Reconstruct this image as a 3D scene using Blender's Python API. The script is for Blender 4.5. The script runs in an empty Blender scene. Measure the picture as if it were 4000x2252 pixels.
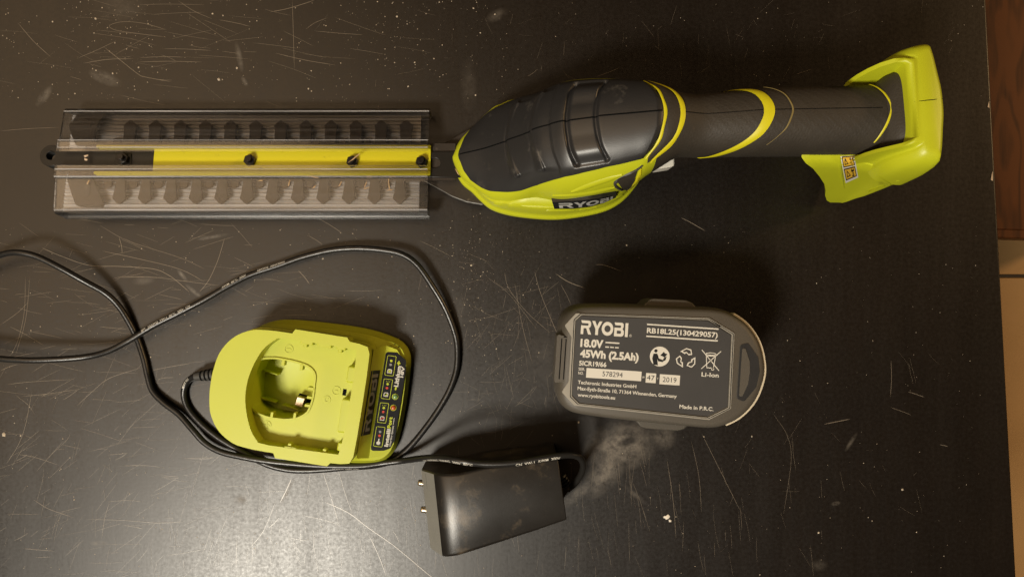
import bpy, bmesh, math, random
import numpy as np
from mathutils import Vector, Matrix
from mathutils.geometry import tessellate_polygon
from mathutils.bvhtree import BVHTree
random.seed(7); rng = np.random.RandomState(7)
sc = bpy.context.scene
COL = sc.collection
MM = 0.001
FPX, HC = 2772.0, 500.0            # focal length in photo pixels, camera height over the tabletop (mm)

# ---------------------------------------------------------------- camera, world, lights, exposure
cam_d = bpy.data.cameras.new('camera'); cam = bpy.data.objects.new('camera', cam_d); COL.objects.link(cam)
cam_d.sensor_fit = 'HORIZONTAL'; cam_d.sensor_width = 36.0; cam_d.lens = 36.0 * FPX / 4000.0
cam_d.clip_start = 0.01; cam_d.clip_end = 50
cam.location = (0, 0, HC * MM); sc.camera = cam

world = bpy.data.worlds.new('World'); sc.world = world; world.use_nodes = True
bg = world.node_tree.nodes['Background']; bg.inputs[0].default_value = (1.0, 0.74, 0.48, 1); bg.inputs[1].default_value = 0.012

def area(name, loc, target, size, watts, col):
    d = bpy.data.lights.new(name, 'AREA'); d.shape = 'DISK'; d.size = size; d.energy = watts; d.color = col
    o = bpy.data.objects.new(name, d); COL.objects.link(o); o.location = loc
    o.rotation_euler = (Vector(target) - Vector(loc)).to_track_quat('-Z', 'Y').to_euler()
    return o
area('key_lamp', (-0.62, -0.80, 1.45), (0, 0, 0), 0.36, 33, (1.0, 0.925, 0.79))
area('ceiling_lamp', (3.0, 1.1, 1.45), (0.4, 0, -0.4), 0.35, 30, (1.0, 0.62, 0.28))
area('room_bounce', (-1.35, 0.40, 2.2), (-0.15, 0.05, 0), 2.2, 19, (1.0, 0.67, 0.37))  # unseen wide disc standing in for warm bounce off wall and ceiling
vs = sc.view_settings; vs.view_transform = 'Standard'; vs.look = 'None'; vs.gamma = 1; vs.exposure = 0.0
vs.use_curve_mapping = False
sc.cycles.use_denoising = True
sc.cycles.max_bounces = 10; sc.cycles.transparent_max_bounces = 24
sc.cycles.sample_clamp_indirect = 6

# ---------------------------------------------------------------- helpers
def W(px, py, z=0.0):              # photo pixel + height -> position in mm
    f = (HC - z) / FPX
    return np.array([(px - 2000) * f, (1126 - py) * f, z])
def proj(P):
    P = np.asarray(P, float); d = HC - P[..., 2]
    return 2000 + FPX * P[..., 0] / d, 1126 - FPX * P[..., 1] / d

ORG = {}
def setp(o, label=None, cat=None, group=None, kind=None):
    if label: o['label'] = label
    if cat: o['category'] = cat
    if group: o['group'] = group
    if kind: o['kind'] = kind
    return o
def thing(name, loc, label, cat, group=None):
    o = bpy.data.objects.new(name, None); COL.objects.link(o)
    o.location = Vector(loc) * MM; o.empty_display_size = 0.01
    ORG[o.name] = np.array(loc, float)
    return setp(o, label, cat, group)
def mk(name, V, F, mat, parent=None, smooth=40, loc=None, bevel=0, seg=2, recalc=True, kind=None):
    V = np.asarray(V, float)
    if parent is not None: org = ORG[parent.name]
    elif loc is not None: org = np.array(loc, float)
    else: org = np.array([V[:, 0].mean(), V[:, 1].mean(), V[:, 2].min()])
    me = bpy.data.meshes.new(name)
    me.from_pydata([tuple(v) for v in (V - org) * MM], [], [tuple(int(i) for i in f) for f in F])
    if recalc:
        bm = bmesh.new(); bm.from_mesh(me)
        bmesh.ops.remove_doubles(bm, verts=bm.verts, dist=1e-7)
        bmesh.ops.recalc_face_normals(bm, faces=bm.faces); bm.to_mesh(me); bm.free()
    if smooth:
        me.shade_smooth(); me.set_sharp_from_angle(angle=math.radians(smooth))
    me.materials.append(mat)
    o = bpy.data.objects.new(name, me); COL.objects.link(o); ORG[o.name] = org
    if parent is not None: o.parent = parent
    else: o.location = Vector(org) * MM
    if bevel:
        m = o.modifiers.new('bevel', 'BEVEL'); m.width = bevel * MM; m.segments = seg
        m.limit_method = 'ANGLE'; m.angle_limit = math.radians(35)
    if kind: o['kind'] = kind
    return o
def inst(src, parent, pos):        # a copy of a part that shares its mesh, placed at pos (mm)
    o = bpy.data.objects.new(src.name.split('.')[0], src.data); COL.objects.link(o)
    o.parent = parent; o.location = Vector(np.array(pos) - ORG[parent.name]) * MM; ORG[o.name] = np.array(pos, float)
    return o

def prism(outer, z0, z1, holes=(), fn=None):
    loops = [list(outer)] + [list(h) for h in holes]
    flat = [p for l in loops for p in l]; n = len(flat)
    tri = tessellate_polygon([[Vector((p[0], p[1], 0)) for p in l] for l in loops])
    V = [(p[0], p[1], z0) for p in flat] + [(p[0], p[1], z1) for p in flat]
    F = [tuple(reversed(t)) for t in tri] + [tuple(i + n for i in t) for t in tri]
    k = 0
    for l in loops:
        m = len(l)
        for i in range(m):
            a, b = k + i, k + (i + 1) % m; F.append((a, b, b + n, a + n))
        k += m
    V = np.array(V, float)
    if fn is not None: V = np.array([fn(*v) for v in V])
    return V, F
def loft(rings, cap0=True, cap1=True, closed=True):
    R = [np.asarray(r, float) for r in rings]; n = len(R[0]); V = np.vstack(R); F = []
    for k in range(len(R) - 1):
        for i in range(n if closed else n - 1):
            a = k * n + i; b = k * n + (i + 1) % n
            F.append((a, b, b + n, a + n))
    if cap0: F.append(tuple(range(n))[::-1])
    if cap1: F.append(tuple((len(R) - 1) * n + i for i in range(n)))
    return V, F
def join(*vf):
    V, F, k = [], [], 0
    for v, f in vf:
        v = np.asarray(v, float); V.append(v); F += [tuple(i + k for i in t) for t in f]; k += len(v)
    return np.vstack(V), F
def roundpoly(pts, r, seg=5):
    pts = [np.array(p, float) for p in pts]; out = []; n = len(pts)
    rs = r if hasattr(r, '__len__') else [r] * n
    for i in range(n):
        p, a, b = pts[i], pts[i - 1], pts[(i + 1) % n]
        da, db = (a - p), (b - p); la, lb = np.linalg.norm(da), np.linalg.norm(db); da /= la; db /= lb
        ang = math.acos(max(-1, min(1, float(da @ db)))); t = min(rs[i] / max(1e-6, math.tan(ang / 2)), la * .48, lb * .48)
        if t < 1e-4: out.append(p); continue
        s, e = p + da * t, p + db * t
        for k in range(seg + 1):
            u = k / seg; out.append((1 - u) ** 2 * s + 2 * u * (1 - u) * p + u * u * e)
    return out
def spline(pts, n=8, closed=False):
    P = [np.array(p, float) for p in pts]; m = len(P); out = []
    for i in range(m if closed else m - 1):
        p0 = P[i - 1] if (closed or i > 0) else 2 * P[0] - P[1]
        p1, p2 = P[i], P[(i + 1) % m]
        p3 = P[(i + 2) % m] if (closed or i + 2 < m) else 2 * P[-1] - P[-2]
        for k in range(n):
            t = k / n
            out.append(.5 * ((2 * p1) + (p2 - p0) * t + (2 * p0 - 5 * p1 + 4 * p2 - p3) * t * t + (3 * p1 - p0 - 3 * p2 + p3) * t ** 3))
    if not closed: out.append(P[-1])
    return out
def frames(path):
    P = np.array(path); T = np.gradient(P, axis=0); T /= np.linalg.norm(T, axis=1)[:, None]
    up = np.array([0, 0, 1.0]); S = np.cross(T, up); S /= np.maximum(1e-6, np.linalg.norm(S, axis=1))[:, None]
    U = np.cross(S, T); return P, T, S, U
def tube(path, r, n=12, caps=True):
    P, T, S, U = frames(path); rr = r if hasattr(r, '__len__') else [r] * len(P)
    a = np.linspace(0, 2 * math.pi, n, endpoint=False)
    return loft([P[i] + rr[i] * (np.cos(a)[:, None] * S[i] + np.sin(a)[:, None] * U[i]) for i in range(len(P))], caps, caps)
def box(x0, x1, y0, y1, z0, z1): return prism([(x0, y0), (x1, y0), (x1, y1), (x0, y1)], z0, z1)
def circ(cx, cy, r, n=24, ry=None, a0=0): 
    return [(cx + r * math.cos(a0 + 2 * math.pi * k / n), cy + (ry or r) * math.sin(a0 + 2 * math.pi * k / n)) for k in range(n)]
def placer(cx, cy, deg):
    c, s = math.cos(math.radians(deg)), math.sin(math.radians(deg))
    return lambda u, v, z=0: np.array([cx + u * c - v * s, cy + u * s + v * c, z])

# ---------------------------------------------------------------- materials
class NT:
    def __init__(self, mat): self.t = mat.node_tree; self.n = self.t.nodes
    def add(self, typ, **kw):
        nd = self.n.new(typ)
        for k, v in kw.items():
            if k.startswith('i_'):
                key = k[2:]; key = int(key) if key.isdigit() else key.replace('_', ' ')
                nd.inputs[key].default_value = v
            else: setattr(nd, k, v)
        return nd
    def link(self, a, b): self.t.links.new(a, b)
def mat(name, col, rough=.5, spec=.5, metal=0, grain=None, var=None, bump2=None, dirt=None, coat=0, sss=0):
    m = bpy.data.materials.new(name); m.use_nodes = True; g = NT(m); b = g.n['Principled BSDF']
    b.inputs['Base Color'].default_value = (*col, 1); b.inputs['Roughness'].default_value = rough
    b.inputs['Specular IOR Level'].default_value = spec; b.inputs['Metallic'].default_value = metal
    b.inputs['Coat Weight'].default_value = coat
    tc = g.add('ShaderNodeTexCoord'); src = None
    if var:                                  # (scale, amount) soft tone variation
        n = g.add('ShaderNodeTexNoise', i_Scale=var[0], i_Detail=4.0, i_Roughness=.6); g.link(tc.outputs['Object'], n.inputs['Vector'])
        mr = g.add('ShaderNodeMapRange'); mr.inputs['To Min'].default_value = 1 - var[1]; mr.inputs['To Max'].default_value = 1 + var[1]
        g.link(n.outputs['Fac'], mr.inputs['Value'])
        mx = g.add('ShaderNodeMix', data_type='RGBA', blend_type='MULTIPLY'); mx.inputs[0].default_value = 1
        mx.inputs[6].default_value = (*col, 1); g.link(mr.outputs[0], mx.inputs[7]); src = mx.outputs[2]
        r2 = g.add('ShaderNodeMapRange'); r2.inputs['To Min'].default_value = max(.05, rough - .09); r2.inputs['To Max'].default_value = min(1, rough + .09)
        g.link(n.outputs['Fac'], r2.inputs['Value']); g.link(r2.outputs[0], b.inputs['Roughness'])
    if dirt:                                 # (scale, threshold, colour, strength) dusty patches and flecks
        n = g.add('ShaderNodeTexNoise', i_Scale=dirt[0], i_Detail=8.0, i_Roughness=.72); g.link(tc.outputs['Object'], n.inputs['Vector'])
        mr = g.add('ShaderNodeMapRange', clamp=True); mr.inputs['From Min'].default_value = dirt[1]; mr.inputs['From Max'].default_value = dirt[1] + .16
        mr.inputs['To Max'].default_value = dirt[3]; g.link(n.outputs['Fac'], mr.inputs['Value'])
        mx = g.add('ShaderNodeMix', data_type='RGBA'); mx.inputs[6].default_value = (*col, 1); mx.inputs[7].default_value = (*dirt[2], 1)
        if src: g.link(src, mx.inputs[6])
        g.link(mr.outputs[0], mx.inputs[0]); src = mx.outputs[2]
    if src: g.link(src, b.inputs['Base Color'])
    if grain:
        n = g.add('ShaderNodeTexNoise', i_Scale=grain[0], i_Detail=2.0); g.link(tc.outputs['Object'], n.inputs['Vector'])
        bp = g.add('ShaderNodeBump', i_Strength=grain[1], i_Distance=.0004); g.link(n.outputs['Fac'], bp.inputs['Height'])
        g.link(bp.outputs[0], b.inputs['Normal'])
    return m

LIME = (0.47, 0.50, 0.030)
M = {}
M['lime'] = mat('lime_plastic', LIME, .46, .45, grain=(2200, .14), var=(28, .05))
M['lime_tool'] = mat('lime_tool_plastic', (0.49, 0.52, 0.016), .40, .45, grain=(1800, .12), var=(22, .06), dirt=(60, .66, (.30, .27, .06), .5))
M['stripe'] = mat('yellow_stripe_plastic', (0.62, 0.56, 0.012), .45, .45, var=(40, .05))
M['cap'] = mat('black_moulded_rubber', (0.022, 0.021, 0.021), .40, .7, grain=(1700, .12), var=(30, .2), dirt=(75, .60, (.22, .20, .17), .32))
M['grip'] = mat('dark_grip_rubber', (0.036, 0.029, 0.021), .62, .4, grain=(900, .5), var=(60, .2), dirt=(130, .63, (.16, .11, .07), .3))
M['seam'] = mat('dark_gap', (0.004, 0.004, 0.004), .9, .1)
M['white'] = mat('white_plastic', (0.70, 0.66, 0.58), .45)
M['steel'] = mat('worn_dark_steel', (0.040, 0.031, 0.024), .55, .4, metal=.1, grain=(500, .3), var=(70, .3), dirt=(160, .6, (.33, .27, .2), .6))
M['rust'] = mat('rusty_steel', (0.05, 0.036, 0.025), .6, .4, metal=.2, var=(200, .5))
M['blade_edge'] = mat('bright_steel_edge', (0.55, 0.53, 0.5), .3, metal=.9)
M['black'] = mat('black_plastic', (0.010, 0.009, 0.008), .4, .5, grain=(1200, .2), dirt=(170, .68, (.2, .15, .1), .5))
M['rail'] = mat('yellow_painted_steel', (0.60, 0.53, 0.010), .42, .5, grain=(400, .15), dirt=(140, .60, (.09, .08, .01), .9))
M['bolt'] = mat('black_oxide_bolt', (0.018, 0.016, 0.015), .3, .6, metal=.5, grain=(600, .3))
M['print_white'] = mat('printed_white', (0.62, 0.59, 0.52), .5)
M['print_grey'] = mat('printed_grey', (0.26, 0.25, 0.235), .5)
M['plate_silver'] = mat('silver_print', (0.46, 0.45, 0.42), .45)
M['print_black'] = mat('printed_black', (0.008, 0.008, 0.009), .45)
M['print_lime'] = mat('printed_lime', (0.50, 0.55, 0.03), .5)
M['print_red'] = mat('printed_red', (0.60, 0.055, 0.03), .5)
M['label_black'] = mat('glossy_black_label', (0.010, 0.010, 0.011), .35, .5, var=(60, .2))
M['sticker'] = mat('orange_sticker', (0.66, 0.40, 0.03), .5)
M['batt'] = mat('grey_battery_plastic', (0.080, 0.070, 0.056), .5, .45, grain=(1600, .3), var=(25, .12))
M['batt_label'] = mat('charcoal_label', (0.046, 0.044, 0.043), .48, .45, grain=(1800, .12), var=(30, .08))
M['batt_rim'] = mat('pale_grey_rim', (0.30, 0.28, 0.24), .40, .5, grain=(1500, .25), var=(60, .2))
M['dull_stripe'] = mat('dull_olive_stripe', (0.20, 0.15, 0.05), .5)
M['cream'] = mat('cream_plastic', (0.62, 0.54, 0.40), .4)
M['adapter'] = mat('black_adapter_plastic', (0.015, 0.013, 0.011), .33, .55, grain=(2000, .14), var=(30, .3), dirt=(34, .50, (.15, .115, .075), .6))
M['adapter_face'] = mat('lit_textured_plastic', (0.19, 0.185, 0.165), .5, .5, grain=(1500, .2), var=(40, .15))  # base colour paled to carry the light the front face catches
M['cord'] = mat('black_cord_rubber', (0.014, 0.013, 0.012), .34, .55, grain=(700, .2), var=(60, .25))
M['relief'] = mat('grey_relief_rubber', (0.05, 0.048, 0.044), .5)
M['brass'] = mat('nickel_pin', (0.55, 0.46, 0.33), .3, metal=.9)
M['speck'] = mat('pale_dust', (0.50, 0.42, 0.32), .7, var=(90, .4))
M['scratch'] = mat('bare_scratch', (0.19, 0.155, 0.115), .36, 1.0)
M['flake'] = mat('white_flake', (0.72, 0.66, 0.56), .7)
M['straw'] = mat('dry_straw', (0.50, 0.33, 0.17), .6, var=(300, .4))
M['seed'] = mat('pale_seed', (0.62, 0.47, 0.33), .6, var=(300, .3))
M['bare_wood'] = mat('bare_wood_chip', (0.45, 0.32, 0.2), .7)

def table_mat():
    m = bpy.data.materials.new('dark_painted_tabletop'); m.use_nodes = True; g = NT(m); b = g.n['Principled BSDF']
    tc = g.add('ShaderNodeTexCoord'); ob = tc.outputs['Object']
    def noise(scale, detail=4., rough=.6, sx=1, sy=1, rot=0):
        mp = g.add('ShaderNodeMapping'); mp.inputs['Scale'].default_value = (sx, sy, 1); mp.inputs['Rotation'].default_value = (0, 0, rot)
        g.link(ob, mp.inputs['Vector'])
        n = g.add('ShaderNodeTexNoise', i_Scale=scale, i_Detail=detail, i_Roughness=rough); g.link(mp.outputs[0], n.inputs['Vector']); return n.outputs['Fac']
    def rng_(src, a, bb, lo, hi):
        r = g.add('ShaderNodeMapRange', clamp=True)
        for k, v in zip(('From Min', 'From Max', 'To Min', 'To Max'), (a, bb, lo, hi)): r.inputs[k].default_value = v
        g.link(src, r.inputs['Value']); return r.outputs[0]
    def math_(op, a, bb):
        n = g.add('ShaderNodeMath', operation=op)
        for i, x in enumerate((a, bb)):
            if isinstance(x, (int, float)): n.inputs[i].default_value = x
            else: g.link(x, n.inputs[i])
        return n.outputs[0]
    streak = noise(1., 6., .75, 330, 14)          # fine brush grain running up the picture
    streak2 = noise(1., 4., .65, 60, 6)
    cloud = noise(7., 5., .6); fine = noise(420., 3., .7)
    # soft smears: centre px, half length, half width, angle, strength
    sm = [(410, 305, 58, 22, -22, .8), (934, 222, 52, 11, -78, .8), (172, 376, 42, 16, 52, .9), (2425, 1742, 125, 85, 10, 1.0),
          (2370, 1835, 110, 52, 55, .9), (2270, 1918, 90, 20, 38, .6), (2590, 1705, 45, 45, 0, .6), (3325, 1724, 38, 8, 58, .55),
          (560, 1095, 40, 16, 5, .45), (712, 1075, 26, 8, -50, 1.0), (760, 1140, 40, 8, -40, 1.0), (830, 925, 55, 7, 10, .9),
          (470, 25, 90, 60, 0, .25), (1830, 330, 30, 90, 0, .2), (1790, 1210, 30, 60, 0, .18), (2120, 1400, 90, 110, 0, .14),
          (940, 1950, 26, 20, 0, .6), (1120, 1925, 60, 7, 62, .55), (385, 2120, 30, 9, 0, .6), (2480, 1930, 50, 10, -40, .35),
          (3200, 2205, 30, 22, 0, .25), (955, 318, 18, 9, -60, .9), (3265, 1965, 16, 8, 10, .7), (1940, 60, 40, 20, 25, .35)]
    tot = None
    for px, py, hl, hw, ang, st in sm:
        p = W(px, py) * MM; mp = g.add('ShaderNodeMapping', vector_type='TEXTURE')
        mp.inputs['Location'].default_value = (p[0], p[1], 0); mp.inputs['Rotation'].default_value = (0, 0, math.radians(ang))
        k = HC / FPX * MM; mp.inputs['Scale'].default_value = (hl * k, hw * k, 1); g.link(ob, mp.inputs['Vector'])
        ln = g.add('ShaderNodeVectorMath', operation='LENGTH'); g.link(mp.outputs[0], ln.inputs[0])
        f = rng_(ln.outputs['Value'], .25, 1.25, st, 0)
        tot = f if tot is None else math_('MAXIMUM', tot, f)
    hole = None
    p = W(2455, 1722) * MM; mp = g.add('ShaderNodeMapping', vector_type='TEXTURE'); k = HC / FPX * MM
    mp.inputs['Location'].default_value = (p[0], p[1], 0); mp.inputs['Rotation'].default_value = (0, 0, .35); mp.inputs['Scale'].default_value = (42 * k, 17 * k, 1)
    g.link(ob, mp.inputs['Vector']); ln = g.add('ShaderNodeVectorMath', operation='LENGTH'); g.link(mp.outputs[0], ln.inputs[0])
    hole = rng_(ln.outputs['Value'], .5, 1.3, .15, 1)
    smn = rng_(noise(140., 6., .75), .36, .62, .12, 1.)
    dust = math_('MULTIPLY', math_('MULTIPLY', tot, smn), hole)
    cr = g.add('ShaderNodeMix', data_type='RGBA'); cr.inputs[6].default_value = (.0032, .0019, .0011, 1); cr.inputs[7].default_value = (.0095, .0058, .0032, 1)
    tone = math_('MULTIPLY', rng_(cloud, .3, .7, .45, 1.), rng_(streak, .3, .7, .55, 1.)); g.link(tone, cr.inputs[0])
    c2 = g.add('ShaderNodeMix', data_type='RGBA'); g.link(cr.outputs[2], c2.inputs[6]); c2.inputs[7].default_value = (.17, .145, .115, 1)
    g.link(math_('MULTIPLY', dust, .85), c2.inputs[0]); g.link(c2.outputs[2], b.inputs['Base Color'])
    ro = math_('ADD', rng_(streak2, .3, .7, .355, .405), rng_(fine, .3, .7, -.04, .06)); g.link(math_('ADD', ro, math_('MULTIPLY', dust, .2)), b.inputs['Roughness'])
    b.inputs['Specular IOR Level'].default_value = .62
    h = math_('ADD', math_('MULTIPLY', streak, .55), math_('MULTIPLY', fine, .8))
    bp = g.add('ShaderNodeBump', i_Strength=.2, i_Distance=.0002); g.link(h, bp.inputs['Height']); g.link(bp.outputs[0], b.inputs['Normal'])
    return m
M['table'] = table_mat()

def wood_mat():
    m = bpy.data.materials.new('varnished_oak'); m.use_nodes = True; g = NT(m); b = g.n['Principled BSDF']
    tc = g.add('ShaderNodeTexCoord'); mp = g.add('ShaderNodeMapping'); mp.inputs['Scale'].default_value = (1, .22, 1); g.link(tc.outputs['Object'], mp.inputs['Vector'])
    n = g.add('ShaderNodeTexNoise', i_Scale=26., i_Detail=2.); g.link(mp.outputs[0], n.inputs['Vector'])
    ws = g.add('ShaderNodeMath', operation='MULTIPLY'); ws.inputs[1].default_value = 40.; g.link(n.outputs['Fac'], ws.inputs[0])
    sn = g.add('ShaderNodeMath', operation='SINE'); g.link(ws.outputs[0], sn.inputs[0])
    mp2 = g.add('ShaderNodeMapping'); mp2.inputs['Scale'].default_value = (420, 12, 1); g.link(tc.outputs['Object'], mp2.inputs['Vector'])
    n2 = g.add('ShaderNodeTexNoise', i_Scale=1., i_Detail=4.); g.link(mp2.outputs[0], n2.inputs['Vector'])
    r1 = g.add('ShaderNodeMapRange', clamp=True); r1.inputs['From Min'].default_value = -.2; r1.inputs['From Max'].default_value = 1.; g.link(sn.outputs[0], r1.inputs['Value'])
    a = g.add('ShaderNodeMath', operation='MULTIPLY'); g.link(r1.outputs[0], a.inputs[0]); g.link(n2.outputs['Fac'], a.inputs[1])
    mx = g.add('ShaderNodeMix', data_type='RGBA'); mx.inputs[6].default_value = (.090, .026, .005, 1); mx.inputs[7].default_value = (.014, .004, .001, 1)
    g.link(a.outputs[0], mx.inputs[0]); g.link(mx.outputs[2], b.inputs['Base Color']); b.inputs['Roughness'].default_value = .55; b.inputs['Specular IOR Level'].default_value = .25
    return m
M['wood'] = wood_mat()
M['tile'] = mat('cream_floor_tile', (0.46, 0.27, 0.11), .45, .3, var=(9, .12), dirt=(25, .6, (.4, .27, .15), .4))
M['grout'] = mat('dark_grout', (0.05, 0.035, 0.02), .8)

def clear_mat(name, lo, hi, alb):
    m = bpy.data.materials.new(name); m.use_nodes = True; g = NT(m); out = g.n['Material Output']; g.n.remove(g.n['Principled BSDF'])
    tr = g.add('ShaderNodeBsdfTransparent'); tr.inputs[0].default_value = (.975, .97, .965, 1)
    gl = g.add('ShaderNodeBsdfGlossy'); gl.inputs['Color'].default_value = (1, 1, 1, 1); gl.inputs['Roughness'].default_value = .13
    df = g.add('ShaderNodeBsdfDiffuse'); df.inputs[0].default_value = (alb, alb * .97, alb * .97, 1)
    fr = g.add('ShaderNodeFresnel', i_IOR=1.5)
    m1 = g.add('ShaderNodeMixShader'); g.link(fr.outputs[0], m1.inputs[0]); g.link(tr.outputs[0], m1.inputs[1]); g.link(gl.outputs[0], m1.inputs[2])
    tc = g.add('ShaderNodeTexCoord'); mp = g.add('ShaderNodeMapping'); mp.inputs['Scale'].default_value = (9, 620, 40); g.link(tc.outputs['Object'], mp.inputs['Vector'])
    n = g.add('ShaderNodeTexNoise', i_Scale=1., i_Detail=3.); g.link(mp.outputs[0], n.inputs['Vector'])
    r = g.add('ShaderNodeMapRange', clamp=True)
    for k, v in zip(('From Min', 'From Max', 'To Min', 'To Max'), (.4, .72, lo, hi)): r.inputs[k].default_value = v
    g.link(n.outputs['Fac'], r.inputs['Value'])
    m2 = g.add('ShaderNodeMixShader'); g.link(r.outputs[0], m2.inputs[0]); g.link(m1.outputs[0], m2.inputs[1]); g.link(df.outputs[0], m2.inputs[2])
    g.link(m2.outputs[0], out.inputs['Surface']); return m
M['clear'] = clear_mat('clear_hazed_plastic', .006, .05, .5); M['ridge_glint'] = clear_mat('ridge_highlight_plastic', .14, .6, .65); M['clear_floor'] = clear_mat('clear_ribbed_plastic', .34, .66, .58)  # the ridge version's white diffuse share paints highlights along the edges

# ---------------------------------------------------------------- text and logo outlines (flat, in units of letter height)
def text2d(s, bold=.0, spacing=1.0):
    cu = bpy.data.curves.new('t', 'FONT'); cu.body = s; cu.size = 1.0; cu.offset = bold; cu.space_character = spacing
    cu.resolution_u = 3; cu.fill_mode = 'FRONT'
    o = bpy.data.objects.new('t', cu); COL.objects.link(o)
    bpy.context.view_layer.update(); dg = bpy.context.evaluated_depsgraph_get()
    me = bpy.data.meshes.new_from_object(o.evaluated_get(dg))
    V = np.array([v.co[:2] for v in me.vertices]); F = [tuple(p.vertices) for p in me.polygons]
    bpy.data.objects.remove(o); bpy.data.curves.remove(cu); bpy.data.meshes.remove(me)
    return V, F
def norm01(V, h=None):             # scale into the unit box; keep baseline to cap height when h is given
    V = V.copy(); V[:, 0] -= V[:, 0].min(); V[:, 0] /= V[:, 0].max()
    if h is None: V[:, 1] -= V[:, 1].min(); V[:, 1] /= V[:, 1].max()
    else: V[:, 1] /= h
    return V
def poly2d(outer, holes=()):
    loops = [list(outer)] + [list(h) for h in holes]; flat = [p for l in loops for p in l]
    return np.array(flat, float), [tuple(t) for t in tessellate_polygon([[Vector((p[0], p[1], 0)) for p in l] for l in loops])]
def logo2d():
    R = [(0, 1), (.85, 1), (1., .95), (1.08, .82), (1.08, .66), (1., .53), (.86, .47), (1.15, 0), (.83, 0), (.58, .44), (.3, .44), (.3, 0), (.02, 0), (.02, .63), (.74, .63), (.8, .67), (.8, .76), (.74, .8), (.1, .8)]
    Y = [(0, 1), (.33, 1), (.55, .64), (.78, 1), (1.1, 1), (.7, .42), (.7, 0), (.4, 0), (.4, .42)]
    B = [(0, 1), (.82, 1), (.97, .93), (1., .72), (.9, .54), (1.04, .42), (1.06, .2), (.96, .05), (.8, 0), (.02, 0), (.02, .63), (.66, .63), (.72, .67), (.72, .76), (.66, .8), (.1, .8)]
    O = poly2d(circ(.62, .5, .62, 28, .5), [circ(.62, .5, .33, 24, .25)])
    I = [(0, 0), (.3, 0), (.3, 1), (0, 1)]
    parts, x = [], 0
    for P, w in ((poly2d(R), 1.17), (poly2d(Y), 1.06), (O, 1.33), (poly2d(B, [[(.3, .2), (.7, .2), (.76, .3), (.7, .42), (.3, .42)]]), 1.18), (poly2d(I), .3)):
        V, F = P; V = V.copy(); V[:, 0] += x; parts.append((np.c_[V, np.zeros(len(V))], F)); x += w
    V, F = join(*parts); V = V[:, :2]; V[:, 0] /= V[:, 0].max(); return V, F
LOGO = logo2d()
def subdiv2d(V, F, maxlen):        # split long edges so that print can follow a curved surface
    bm = bmesh.new(); vs_ = [bm.verts.new((v[0], v[1], 0)) for v in V]
    for f in F:
        try: bm.faces.new([vs_[i] for i in f])
        except ValueError: pass
    bmesh.ops.triangulate(bm, faces=bm.faces)
    for _ in range(4):
        es = [e for e in bm.edges if e.calc_length() > maxlen]
        if not es: break
        bmesh.ops.subdivide_edges(bm, edges=es, cuts=1); bmesh.ops.triangulate(bm, faces=bm.faces)
    bm.verts.index_update(); V2 = np.array([v.co[:2] for v in bm.verts]); F2 = [tuple(v.index for v in f.verts) for f in bm.faces]; bm.free(); return V2, F2

def bvh(objs):
    V, F, k = [], [], 0
    for o in objs:
        org = ORG[o.name]
        for v in o.data.vertices: V.append(Vector(v.co) / MM + Vector(org))
        for p in o.data.polygons: F.append([i + k for i in p.vertices])
        k = len(V)
    return BVHTree.FromPolygons(V, F)
def hit(tree, px, py, off=.3):     # where the sight line through a photo pixel meets a surface
    d = Vector(((px - 2000) / FPX, (1126 - py) / FPX, -1)).normalized()
    p, n, i, t = tree.ray_cast(Vector((0, 0, HC)), d)
    if p is None: return None
    if n.dot(d) > 0: n = -n
    return np.array(p + n * off)
def decal(name, tree, V2, F, fn, mt, parent, off=.3, relax=0):
    pts = [hit(tree, *fn(v[0], v[1]), off) for v in V2]
    keep = [f for f in F if all(pts[i] is not None for i in f)]
    ids = sorted({i for f in keep for i in f}); mp = {i: k for k, i in enumerate(ids)}
    if not ids: return None
    o = mk(name, [pts[i] for i in ids], [tuple(mp[i] for i in f) for f in keep], mt, parent, smooth=60, recalc=False)
    bm = bmesh.new(); bm.from_mesh(o.data)
    for _ in range(relax): bmesh.ops.smooth_vert(bm, verts=bm.verts, factor=.5, use_axis_x=True, use_axis_y=True, use_axis_z=True)
    for f in bm.faces:
        c = f.calc_center_median() + Vector(ORG[o.name]) * MM
        if f.normal.dot(Vector((0, 0, HC * MM)) - c) < 0: f.normal_flip()
    bm.to_mesh(o.data); bm.free(); return o
def grid2d(nu, nv):
    V = np.array([(i / nu, j / nv) for j in range(nv + 1) for i in range(nu + 1)])
    F = [(j * (nu + 1) + i, j * (nu + 1) + i + 1, (j + 1) * (nu + 1) + i + 1, (j + 1) * (nu + 1) + i) for j in range(nv) for i in range(nu)]
    return V, F
def quadmap(bl, br, tr, tl):
    bl, br, tr, tl = map(np.array, (bl, br, tr, tl))
    return lambda u, v: (1 - u) * (1 - v) * bl + u * (1 - v) * br + u * v * tr + (1 - u) * v * tl

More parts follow.
